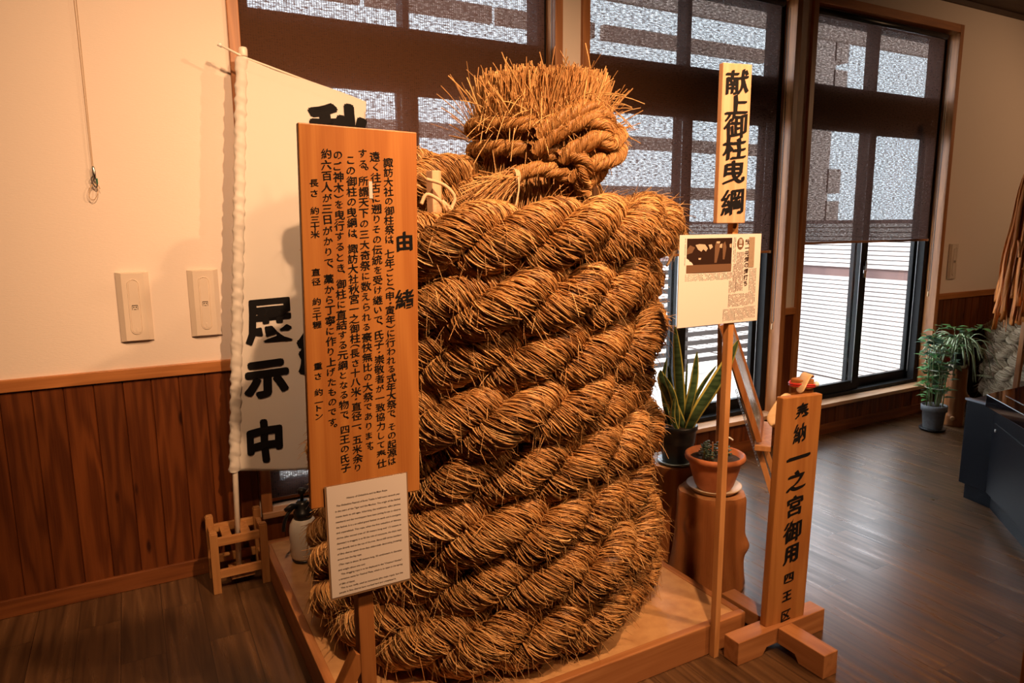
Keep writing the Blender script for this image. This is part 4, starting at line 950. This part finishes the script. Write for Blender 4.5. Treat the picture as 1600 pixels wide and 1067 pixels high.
rk = thing('flag_rack', (.325, 3.21, 0), 'small open wooden rack on the floor holding the flag pole', 'rack')
for x_ in (.205, .412):
    for y_, h_ in ((3.12, .285), (3.285, .30)):
        mb = MB(); mb.box(x_, x_+.034, y_, y_+.034, 0, h_-.006); mb.box(x_+.003, x_+.031, y_+.003, y_+.031, h_-.006, h_); mb.build('leg', M['rackwood'], rk, bevel=.002)
for y_ in (3.127, 3.292):
    for z_ in (.085, .235): MB().box(.239, .412, y_, y_+.02, z_-.018, z_+.018).build('rail', M['rackwood_x'], rk, bevel=.0015)
for x_ in (.212, .419):
    for z_ in (.085, .235): MB().box(x_, x_+.02, 3.154, 3.285, z_-.018, z_+.018).build('side_rail', M['rackwood'], rk, bevel=.0015)
for x_, z_ in ((.262, .232), (.340, .236)): MB().box(x_, x_+.040, 3.147, 3.292, z_-.008, z_+.008).build('cross_slat', M['rackwood'], rk, bevel=.0015)
MB().box(.285, .385, 3.147, 3.292, .040, .054).build('bottom_slat', M['rackwood'], rk, bevel=.0015)

# ================================================================ SPRAYER on the platform
sp = thing('pump_sprayer', (.588, 3.03, PZ), 'white pump sprayer bottle with a black head, half hidden behind the wooden board', 'sprayer')
MB().lathe((.588, 3.03, PZ), [(.001, .012), (.056, .012), (.062, .022), (.063, .14), (.060, .165), (.048, .188), (.034, .2), (.001, .2)], 36).build('bottle', M['white'], sp, True)
MB().lathe((.588, 3.03, PZ), [(.001, 0), (.055, 0), (.0575, .004), (.0575, .012), (.001, .012)], 36).build('base_ring', M['black'], sp, True)
hd = MB().lathe((.588, 3.03, PZ), [(.001, .19), (.040, .19), (.041, .225), (.036, .228), (.03, .262), (.022, .275), (.001, .275)], 30).build('head', M['black'], sp, True)
MB().lathe((.588, 3.03, PZ), [(.001, .27), (.008, .27), (.008, .305), (.017, .310), (.019, .325), (.012, .333), (.001, .333)], 20).build('pump_knob', M['black'], hd, True)
MB().tube([(.578, 3.03, PZ+.25), (.538, 3.01, PZ+.265), (.507, 3.0, PZ+.255)], [.014, .012, .009], 12).build('nozzle', M['black'], hd, True)
MB().tube(catmull([(.558, 3.02, PZ+.262), (.519, 3.005, PZ+.235), (.50, 2.995, PZ+.20), (.493, 2.99, PZ+.165)], 6), [.008]*19, 10).build('trigger', M['black'], hd, True)

# ================================================================ LOG STUMPS AND PLANTS BY THE MIDDLE WINDOW
def stump(name, c, h, r, label, seed, cat='stump', flare=.16, mat='log', cracks=True):
    g = random.Random(seed); root = thing(name, (c[0], c[1], 0), label, cat)
    mb = MB(); S, N = 64, 26; ph = [g.uniform(0, 6) for _ in range(6)]; bumps = [(g.uniform(0, 2*PI), g.uniform(.1, .9)*h, g.uniform(.012, .028)) for _ in range(5)]
    vs = []
    for j in range(N+1):
        t = j/N; z = h*t
        for k in range(S):
            a = 2*PI*k/S
            rad = r*(1+flare*(1-t)**3*(1+.6*math.sin(3*a+ph[0]))) + r*.045*math.sin(2*a+ph[1]+t*.6) + r*.03*math.sin(5*a+ph[2]-t) + r*.012*math.sin(13*a+ph[3])
            for ba, bz, bh in bumps:
                d = ((((a-ba+PI) % (2*PI))-PI)*r/.035)**2 + ((z-bz)/.035)**2; rad += bh*math.exp(-d)
            if t > .97: rad -= .006
            vs.append((c[0]+rad*math.cos(a), c[1]+rad*math.sin(a), z))
    mb.add(vs, [(j*S+k, j*S+(k+1) % S, (j+1)*S+(k+1) % S, (j+1)*S+k) for j in range(N) for k in range(S)] + [tuple(range(S))[::-1]])
    mb.build('trunk', M[mat], root, True)
    tp = MB(); n0 = N*S; ring = [V(vs[n0+k]) for k in range(S)]; cc = V((c[0], c[1], h)); tv = []
    for f in (1, .85, .5, .2): tv += [cc+(p-cc)*f+V((0, 0, .0005)) for p in ring]
    tp.add(tv, [(j*S+k, j*S+(k+1) % S, (j+1)*S+(k+1) % S, (j+1)*S+k) for j in range(3) for k in range(S)] + [tuple(3*S+k for k in range(S))])
    tp.build('cut_top', M['logtop'], root)
    for ba, bz, bh in bumps[:3]:
        rr_ = r*1.0+bh; p = V((c[0]+rr_*math.cos(ba), c[1]+rr_*math.sin(ba), bz)); d = V((math.cos(ba), math.sin(ba), .1))
        MB().tube([p-d*.03, p+d*.004, p+d*.006], [.020, .016, .010], 12).build('branch_stub', M['logtop'], root, True)
    return root
S1, S1H = (2.185, 2.150), .432
S2, S2H = (2.235, 2.455), .468
stump('log_stump', S1, S1H, .142, 'polished log stump carrying the terracotta pot', 3)
stump('log_stump', S2, S2H, .135, 'darker log stump carrying the black pot, behind the terracotta one', 8, flare=.05)

tc = thing('terracotta_pot', (S1[0]+.012, S1[1], S1H), 'round terracotta pot of small succulents in a cream saucer on a stump', 'potted plant')
tx, ty = S1[0]+.012, S1[1]
MB().lathe((tx, ty, S1H), [(.001, .001), (.095, .001), (.118, .022), (.120, .026), (.115, .026), (.092, .008), (.001, .008)], 48).build('saucer', M['saucer'], tc, True)
MB().lathe((tx, ty, S1H), [(.001, .010), (.072, .010), (.084, .03), (.106, .10), (.114, .138), (.128, .142), (.131, .152), (.129, .164), (.122, .168), (.114, .164), (.108, .13), (.001, .13)], 56).build('pot', M['terracotta'], tc, True)
MB().lathe((tx, ty, S1H), [(.109, .142), (.06, .147), (.001, .145)], 30, closed=True).build('soil', M['soil'], tc, True)
g = random.Random(12)
for k in range(9):
    a, d = g.uniform(0, 2*PI), g.uniform(.02, .085); b0 = V((tx+d*math.cos(a), ty+d*math.sin(a), S1H+.143)); mb = MB(); hh = g.uniform(.035, .075)
    tip = b0+V((g.uniform(-.02, .02), g.uniform(-.02, .02), hh)); mb.tube([b0, (b0+tip)/2+V((.004, 0, 0)), tip], [.004, .0035, .002], 7)
    lf = []
    for q in range(9):
        t = .25+.75*q/8; p = b0.lerp(tip, t); aa = q*2.4; dr = V((math.cos(aa), math.sin(aa), .35)); ln = .028*(1.1-.4*t); wd = dr.cross(V((0, 0, 1))).normalized()*.011
        up_ = V((0, 0, .0035)); vs = [p, p+dr*ln*.5+wd, p+dr*ln, p+dr*ln*.5-wd, p+dr*ln*.5+up_, p+dr*ln*.5-up_]
        lf.append((vs, [(0, 1, 4), (1, 2, 4), (2, 3, 4), (3, 0, 4), (1, 0, 5), (2, 1, 5), (3, 2, 5), (0, 3, 5)]))
    st = mb.build('stem', M['stem'], tc, True); m2 = MB()
    for vs, fs in lf: m2.add(vs, fs)
    m2.build('leaves', M['jade'], st, True)
MB().tube(catmull([(tx+.045, ty+.02, S1H+.145), (tx+.065, ty+.025, S1H+.20), (tx+.085, ty+.01, S1H+.222), (tx+.105, ty-.0, S1H+.21)], 6), .004, 8).build('bent_support', M['white'], tc, True)
MB().box(tx-.03, tx-.022, ty-.01, ty-.007, S1H+.14, S1H+.225).build('plant_stick', M['rackwood'], tc)

sn = thing('snake_plant', (S2[0]-.01, S2[1]-.03, S2H), 'tall yellow-edged snake plant in a glossy black pot beside the rope', 'potted plant')
sx_, sy_ = S2[0]-.01, S2[1]-.03
MB().lathe((sx_, sy_, S2H), [(.001, .001), (.078, .001), (.092, .012), (.093, .016), (.075, .010), (.001, .007)], 40).build('saucer', M['saucer_blue'], sn, True)
MB().lathe((sx_, sy_, S2H), [(.001, .008), (.062, .008), (.066, .014), (.080, .10), (.083, .105), (.083, .112), (.088, .165), (.094, .170), (.0945, .188), (.090, .192), (.084, .188), (.080, .165), (.001, .165)], 48).build('pot', M['black'], sn, True)
MB().lathe((sx_, sy_, S2H), [(.0825, .172), (.04, .176), (.001, .175)], 26, closed=True).build('soil', M['soil'], sn, True)
# leaf directions are in the viewer's right (rt) and depth; each leaf is a thick curved blade
RTV = V((math.cos(YAW), -math.sin(YAW), 0)); DPV = V((math.sin(YAW), math.cos(YAW), 0))
def blade(name, base, pts, width, mat, parent, face=None, thick=.003, nW=6):
    """pts: (right, depth, up) offsets; width profile tapers to a tip"""
    P = catmull([base+RTV*a+DPV*b+V((0, 0, c)) for a, b, c in pts], 8); n = len(P); mb = MB(); vs = []; uv = []
    fdir = face if face is not None else -DPV
    for side in (1, -1):
        for i in range(n):
            t = i/(n-1); tg = V(P[min(i+1, n-1)]-P[max(i-1, 0)]).normalized(); w = tg.cross(fdir).normalized(); nn = w.cross(tg)
            wd = width*(.62+.38*math.sin(min(1, t*2.2)*PI/2))*(1-max(0, (t-.55)/.45)**2.2)+.0004
            for k in range(nW+1):
                q = k/nW-.5; vs.append(V(P[i])+w*(wd*2*q*.5*2*.5)+nn*(-abs(q)*wd*.35+side*thick*.5*(1-4*q*q*.9))); uv.append((k/nW, t))
    m_ = (nW+1); fs = []
    for s0 in (0, 1):
        o_ = s0*n*m_
        fs += [(o_+i*m_+k, o_+i*m_+k+1, o_+(i+1)*m_+k+1, o_+(i+1)*m_+k) for i in range(n-1) for k in range(nW)]
    for i in range(n-1):
        for k in (0, nW): fs.append((i*m_+k, (i+1)*m_+k, n*m_+(i+1)*m_+k, n*m_+i*m_+k))
    mb.add(vs, fs); mb.uv = uv; return mb.build(name, mat, parent, True)
bs_ = V((sx_, sy_, S2H+.17))
for pts, wd in (
    ([(.02, 0, 0), (.012, 0, .12), (-.005, 0, .30), (-.028, .0, .50)], .050),
    ([(.03, -.02, 0), (-.01, -.02, .08), (-.05, -.03, .16), (-.085, -.03, .24), (-.095, -.03, .29)], .052),
    ([(-.01, -.03, 0), (-.015, -.04, .08), (-.04, -.05, .18), (-.082, -.05, .27)], .032),
    ([(.035, 0, 0), (.05, 0, .10), (.075, .01, .22), (.083, .01, .37)], .042),
    ([(.045, -.03, 0), (.085, -.05, .10), (.14, -.06, .20), (.20, -.07, .32), (.245, -.08, .44)], .062),
    ([(.05, .02, 0), (.075, .03, .10), (.12, .03, .20), (.185, .03, .30)], .022),
    ([(.04, .03, 0), (.04, .03, .14), (.045, .03, .33)], .012),
    ([(-.03, .02, 0), (-.055, .02, .10), (-.07, .02, .22), (-.055, .02, .34)], .026),
    ([(.0, .03, 0), (-.02, .04, .14), (-.045, .04, .30)], .024),
    ([(-.01, -.04, 0), (-.035, -.05, .07), (-.03, -.05, .17)], .022)):
    blade('leaf', bs_, pts, wd, M['snake'], sn)

# ================================================================ EASEL with a framed picture, seen from behind its edge
ez = thing('display_easel', (2.75, 2.6, 0), 'wooden easel seen edge-on in front of the middle window', 'easel')
ax = V((math.sin(math.radians(50)), math.cos(math.radians(50)), 0))     # across the easel, nearly along the line of sight
sl = V((ax.y, -ax.x, 0))                                                # to the viewer's right
topc = V((2.64, 2.58, 1.10)); ftc = topc+sl*.385+V((0, 0, -1.10))
for k, w0, w1 in ((0, -.04, -.20), (1, .04, .22)):
    MB().bar(topc+ax*w0, ftc+ax*w1, .026, .018, tuple(ax)).build('leg', M['post_pale'], ez, bevel=.002)
MB().bar(topc-sl*.005, topc-sl*.02+ax*.50+V((0, 0, -1.10)), .024, .018, tuple(ax)).build('rear_leg', M['post'], ez, bevel=.002)
hz = topc.lerp(ftc, .53)
MB().bar(hz-ax*.22+sl*.03, hz+ax*.24+sl*.03, .075, .026, (0, 0, 1)).build('tray', M['post_pale'], ez, bevel=.002)
MB().bar(topc.lerp(ftc, .80)-ax*.15, topc.lerp(ftc, .80)+ax*.17, .02, .018, (0, 0, 1)).build('crosspiece', M['post'], ez)
ch = MB(); p0, p1 = topc.lerp(ftc, .30)-ax*.12-sl*.02, topc.lerp(ftc, .62)-ax*.16-sl*.02
for i in range(26):
    p = p0.lerp(p1, i/25); ch.tube([p+V((.005*math.cos(t)*(i % 2), .005*math.cos(t)*((i+1) % 2), .011*math.sin(t))) for t in np.linspace(0, 2*PI, 9)[:-1]], .0016, 5, closed=True)
ch.build('chain', M['steel'], ez, True)
fp = thing('framed_picture', tuple(hz), 'framed picture leaning on the easel, seen almost edge-on', 'picture')
dn_ = (ftc-topc).normalized(); nrm = ax.cross(dn_).normalized()
if nrm.dot(sl) < 0: nrm = -nrm
pb = hz+nrm*.022-dn_*.022; ptp = pb-dn_*.60
for a, b in ((-.21, -.185), (.205, .23)): MB().bar(pb+ax*(a+b)/2, ptp+ax*(a+b)/2, .025, .024, tuple(ax)).build('frame_side', M['post'], fp, bevel=.001)
for q in (pb-dn_*.012, ptp+dn_*.012): MB().bar(q-ax*.185, q+ax*.205, .025, .024, tuple(nrm)).build('frame_rail', M['post'], fp, bevel=.001)
MB().bar((pb-dn_*.02), (ptp+dn_*.02), .40, .008, tuple(nrm)).build('picture_panel', M['picture'], fp)

# ================================================================ RIGHT: potted vine, spider plant on a log, second rope, shavings wand, black case
gx, gy = 5.37, 3.005
vp = thing('potted_vine', (gx, gy, 0), 'leafy climbing plant with wire hoops in a grey pot on the floor', 'potted plant')
MB().lathe((gx, gy, 0), [(.001, 0), (.078, 0), (.092, .012), (.093, .022), (.086, .022), (.001, .012)], 40).build('saucer', M['black'], vp, True)
MB().lathe((gx, gy, 0), [(.001, .012), (.064, .012), (.068, .03), (.080, .155), (.090, .157), (.092, .20), (.086, .203), (.080, .19), (.001, .185)], 48).build('pot', M['greypot'], vp, True)
MB().lathe((gx, gy, 0), [(.0815, .19), (.03, .195), (.001, .194)], 26, closed=True).build('soil', M['soil'], vp, True)
for k in range(3):
    a = k*2*PI/3+.5; MB().tube([(gx+.06*math.cos(a), gy+.06*math.sin(a), .15), (gx+.075*math.cos(a), gy+.075*math.sin(a), .66)], .0035, 7).build('support_rod', M['leaf'], vp, True)
for z_ in (.34, .48, .62): MB().tube([(gx+.075*math.cos(t), gy+.075*math.sin(t), z_) for t in np.linspace(0, 2*PI, 33)[:-1]], .002, 6, closed=True).build('support_hoop', M['white'], vp, True)
MB().box(gx-.005, gx+.012, gy-.06, gy-.058, .18, .285).build('plant_tag', M['white'], vp)
g = random.Random(5)
def leaf_geo(mb, p, d, n, L, W):
    d = d.normalized(); w = d.cross(n).normalized(); n = w.cross(d)
    prof = [(0, 0), (.15, .55), (.38, 1), (.62, .72), (.82, .38), (1, 0)]
    vs = []
    for t, q in prof: vs += [p+d*L*t+w*W*.5*q-n*L*.22*t*t+n*W*.12*q, p+d*L*t-n*L*.22*t*t, p+d*L*t-w*W*.5*q-n*L*.22*t*t+n*W*.12*q]
    mb.add(vs, [f for i in range(5) for f in ((3*i, 3*i+3, 3*i+4, 3*i+1), (3*i+1, 3*i+4, 3*i+5, 3*i+2))])
stems = []
for k in range(15):
    a = g.uniform(0, 2*PI); h_ = g.uniform(.40, .84); r_ = g.uniform(.05, .12); side = -RTV*g.uniform(-.02, .17) if k < 11 else RTV*g.uniform(.02, .16)
    pts = [V((gx+.03*math.cos(a), gy+.03*math.sin(a), .19)), V((gx+.06*math.cos(a), gy+.06*math.sin(a), .19+h_*.35)), V((gx+r_*math.cos(a), gy+r_*math.sin(a), .19+h_*.7))+side*.5, V((gx+r_*math.cos(a+.6), gy+r_*math.sin(a+.6), .0+h_))+side]
    P = catmull(pts, 7); st = MB().tube(P, [.003]*len(P), 6).build('stem', M['stem'], vp, True); mb = MB()
    for i in range(3, len(P)):
        if g.random() < .30 and i < 10: continue
        p = V(P[i]); aa = g.uniform(0, 2*PI); d = V((math.cos(aa), math.sin(aa), g.uniform(-.1, .5))); s_ = g.uniform(.045, .085)
        mb.tube([p, p+d*.02], .0012, 4); leaf_geo(mb, p+d*.02, d, V((0, 0, 1)), s_, s_*.85)
    mb.build('leaves', M['leaf'] if k % 3 else M['leaf_blue'], st, True)
mb = MB(); fx = V((gx, gy, .575))+RTV*.015-DPV*.09
for k in range(5): a = k*2*PI/5; leaf_geo(mb, fx, RTV*math.cos(a)+V((0, 0, math.sin(a))), -DPV, .022, .020)
mb.build('red_flower', M['red'], vp, True)

lx, ly, lh = 5.655, 3.02, .462
stump('log_stump', (lx, ly), lh, .076, 'narrow pale log carrying the spider plant at the far wall', 21, flare=.02)
spd = thing('spider_plant', (lx, ly, lh), 'pale-striped spider plant in a white pot on top of the narrow log', 'potted plant')
MB().lathe((lx, ly, lh), [(.001, .001), (.058, .001), (.064, .01), (.066, .028), (.062, .028), (.001, .015)], 36).build('saucer', M['saucer'], spd, True)
MB().lathe((lx, ly, lh), [(.001, .016), (.048, .016), (.062, .10), (.064, .12), (.058, .12), (.001, .11)], 36).build('pot', M['black'], spd, True)
g = random.Random(31); bp = V((lx, ly, lh+.112))
for k in range(64):
    a = g.uniform(0, 2*PI); ra, dp = math.cos(a), math.sin(a); L_ = g.uniform(.16, .36); up_ = g.uniform(.08, .20); dr = g.uniform(-.02, .16) if k % 3 else g.uniform(.10, .30)
    out = L_*.85
    blade('leaf', bp, [(.01*ra, .01*dp, 0), (ra*out*.35, dp*out*.35, up_*.85), (ra*out*.75, dp*out*.75, up_*.85-dr*.25), (ra*out, dp*out, up_*.6-dr)], .017, M['spider'], spd, face=V((0, 0, 1)), thick=.001, nW=4)
for sgn in (-1, 1):
    P = catmull([bp, bp+RTV*.10*sgn+V((0, 0, .10)), bp+RTV*.16*sgn-DPV*.05+V((0, 0, -.02)), bp+RTV*.175*sgn-DPV*.06+V((0, 0, -.17))], 8); st = MB().tube(P, .0015, 5).build('runner', M['stem'], spd, True); mb = MB()
    for k in range(12): a = k*.55; leaf_geo(mb, V(P[-1]), V((math.cos(a), math.sin(a), .2)), V((0, 0, 1)), .07, .010)
    mb.build('plantlet', M['spider'], st, True)

R2 = np.array([6.70, 2.80]); pts = []
for t in np.arange(0, 4.6, 1/40):
    a = math.radians(140)+2*PI*t; r_ = .40+.02*math.sin(3.1*a); pts.append((R2[0]+r_*math.cos(a), R2[1]+r_*math.sin(a), .10+.165*max(0, t-.5)))
p2, s2 = resample(np.array(pts), .018); old_zt = zt; zt = .10+.165*4.1
r2o = thing('pale_straw_rope', (R2[0], R2[1], 0), 'second, paler coiled straw rope in the dim corner behind the black case', 'rope')
for k, (ln, od) in enumerate(strand_lines(p2, s2, .052, .42, 3, 1.0, -1)):
    fibre_strand('strand', ln, od, p2, .050, r2o, M['straw_pale'], R2, nf=3600, nfuzz=600, flen=.2, frad=.0028, seed=120+k, zmin=.002)

wx_, wy_ = 5.97, 2.72
wd = thing('shavings_wand', (wx_, wy_, 0), 'tall wooden pole hung with long orange wood shavings at the right edge', 'wand')
MB().bar((wx_-.055, wy_-.0, 0), (wx_+.075, wy_, 2.50), .034, .034, (0, 1, 0)).build('pole', M['post'], wd, bevel=.002)
g = random.Random(14)
for k in range(92):
    a = g.uniform(0, 2*PI); t0 = V((wx_+.070+.03*math.cos(a), wy_+.03*math.sin(a), g.uniform(2.38, 2.46))); rr_ = .13+.05*g.random(); zb = g.uniform(.72, 1.05) if k % 4 else g.uniform(.80, 1.5)
    P = catmull([t0, t0.lerp(V((wx_+rr_*.65*math.cos(a), wy_+rr_*.65*math.sin(a), 1.9)), 1), V((wx_-.005+rr_*math.cos(a+.1), wy_+rr_*math.sin(a+.1), 1.35)), V((wx_-.02+rr_*1.12*math.cos(a+g.uniform(-.2, .3)), wy_+rr_*1.12*math.sin(a+.1), zb))], 7)
    w_ = g.uniform(.010, .020); mb = MB(); vs = []; n = len(P); tw0, twr = g.uniform(-.5, .5), g.uniform(-1.3, 1.3)
    for i in range(n):
        aa = a+PI/2+tw0+twr*i/n; wv = V((math.cos(aa), math.sin(aa), 0))*w_*(.6+.4*i/n); nn = V((math.sin(aa), -math.cos(aa), 0))*.0012
        p = V(P[i])+V((math.cos(a), math.sin(a), 0))*.006*math.sin(i*.9+k); vs += [p-wv-nn, p+wv-nn, p+wv+nn, p-wv+nn]
    fs = [(4*i+q, 4*i+(q+1) % 4, 4*i+4+(q+1) % 4, 4*i+4+q) for i in range(n-1) for q in range(4)] + [(0, 1, 2, 3), tuple(4*(n-1)+q for q in range(4))]
    mb.add(vs, fs); mb.build('shaving', M['hemp'], wd, True)

bc = thing('display_case', (4.5, 1.6, 0), 'low black display case with a glass top at the right edge', 'display case')
base = [(4.17, 2.155), (4.13, 1.985), (3.56, 1.455), (3.56, .75), (4.6, .62), (5.4, 1.2), (5.3, 2.155)]
def hprism(poly, z0, z1, mi=0):
    mb = MB(); n = len(poly); mb.add([(x, y, z) for z in (z0, z1) for x, y in poly], [tuple(range(n))[::-1], tuple(range(n, 2*n))] + [(i, (i+1) % n, n+(i+1) % n, n+i) for i in range(n)]); return mb
cxy = V((4.45, 1.5, 0))
def inset(poly, k): return [((x-cxy.x)*k+cxy.x, (y-cxy.y)*k+cxy.y) for x, y in poly]
hprism(inset(base, .955), 0, .09).build('plinth', M['cabinet'], bc)
hprism(base, .09, .585).build('body', M['cabinet'], bc, bevel=.003)
MB().bar((4.173, 2.155, .592), (4.130, 1.978, .592), .03, .012, (0, 0, 1)).build('edge_strip', newmat('grey_edge', (.16, .18, .22), .35), bc)
top = [(4.10, 2.02), (3.62, 1.48), (3.62, .80), (4.6, .68), (5.3, 1.2), (5.2, 2.02)]
hprism(top, .585, .655).build('top_frame', M['blackglass'], bc, bevel=.003)
hprism(inset(top, .86), .655, .6575).build('glass_top', M['blackglass'], bc)
hprism([(4.16, 1.72), (4.60, 1.95), (4.75, 1.70), (4.3, 1.45)], .6575, .659).build('inlay', newmat('inlay_brown', (.20, .085, .03), .4), bc)
d45 = V((-.732, -.681, 0)); nd45 = V((-.681, .732, 0)); f0 = V((4.13, 1.985, 0))
MB().bar(f0+d45*.04+nd45*.002+V((0, 0, .305)), f0+d45*.70+nd45*.002+V((0, 0, .305)), .008, .40, (0, 0, 1)).build('door', M['cabinet'], bc, bevel=.002)
lk_ = f0+d45*.075+nd45*.006+V((0, 0, .47)); MB().tube([lk_, lk_+nd45*.006, lk_+nd45*.0065], [.009, .009, .005], 14).build('lock', M['steel'], bc, True)

bx = thing('wooden_stand', (2.3, .6, 0), 'dark wooden stand showing only its reddish corner at the bottom right edge', 'stand')
MB().box(2.04, 2.55, .34, .846, 0.0, .545).build('body', M['casing'], bx, bevel=.004)
MB().box(2.032, 2.56, .33, .852, .545, .57).build('top', M['casing_h'], bx, bevel=.004)
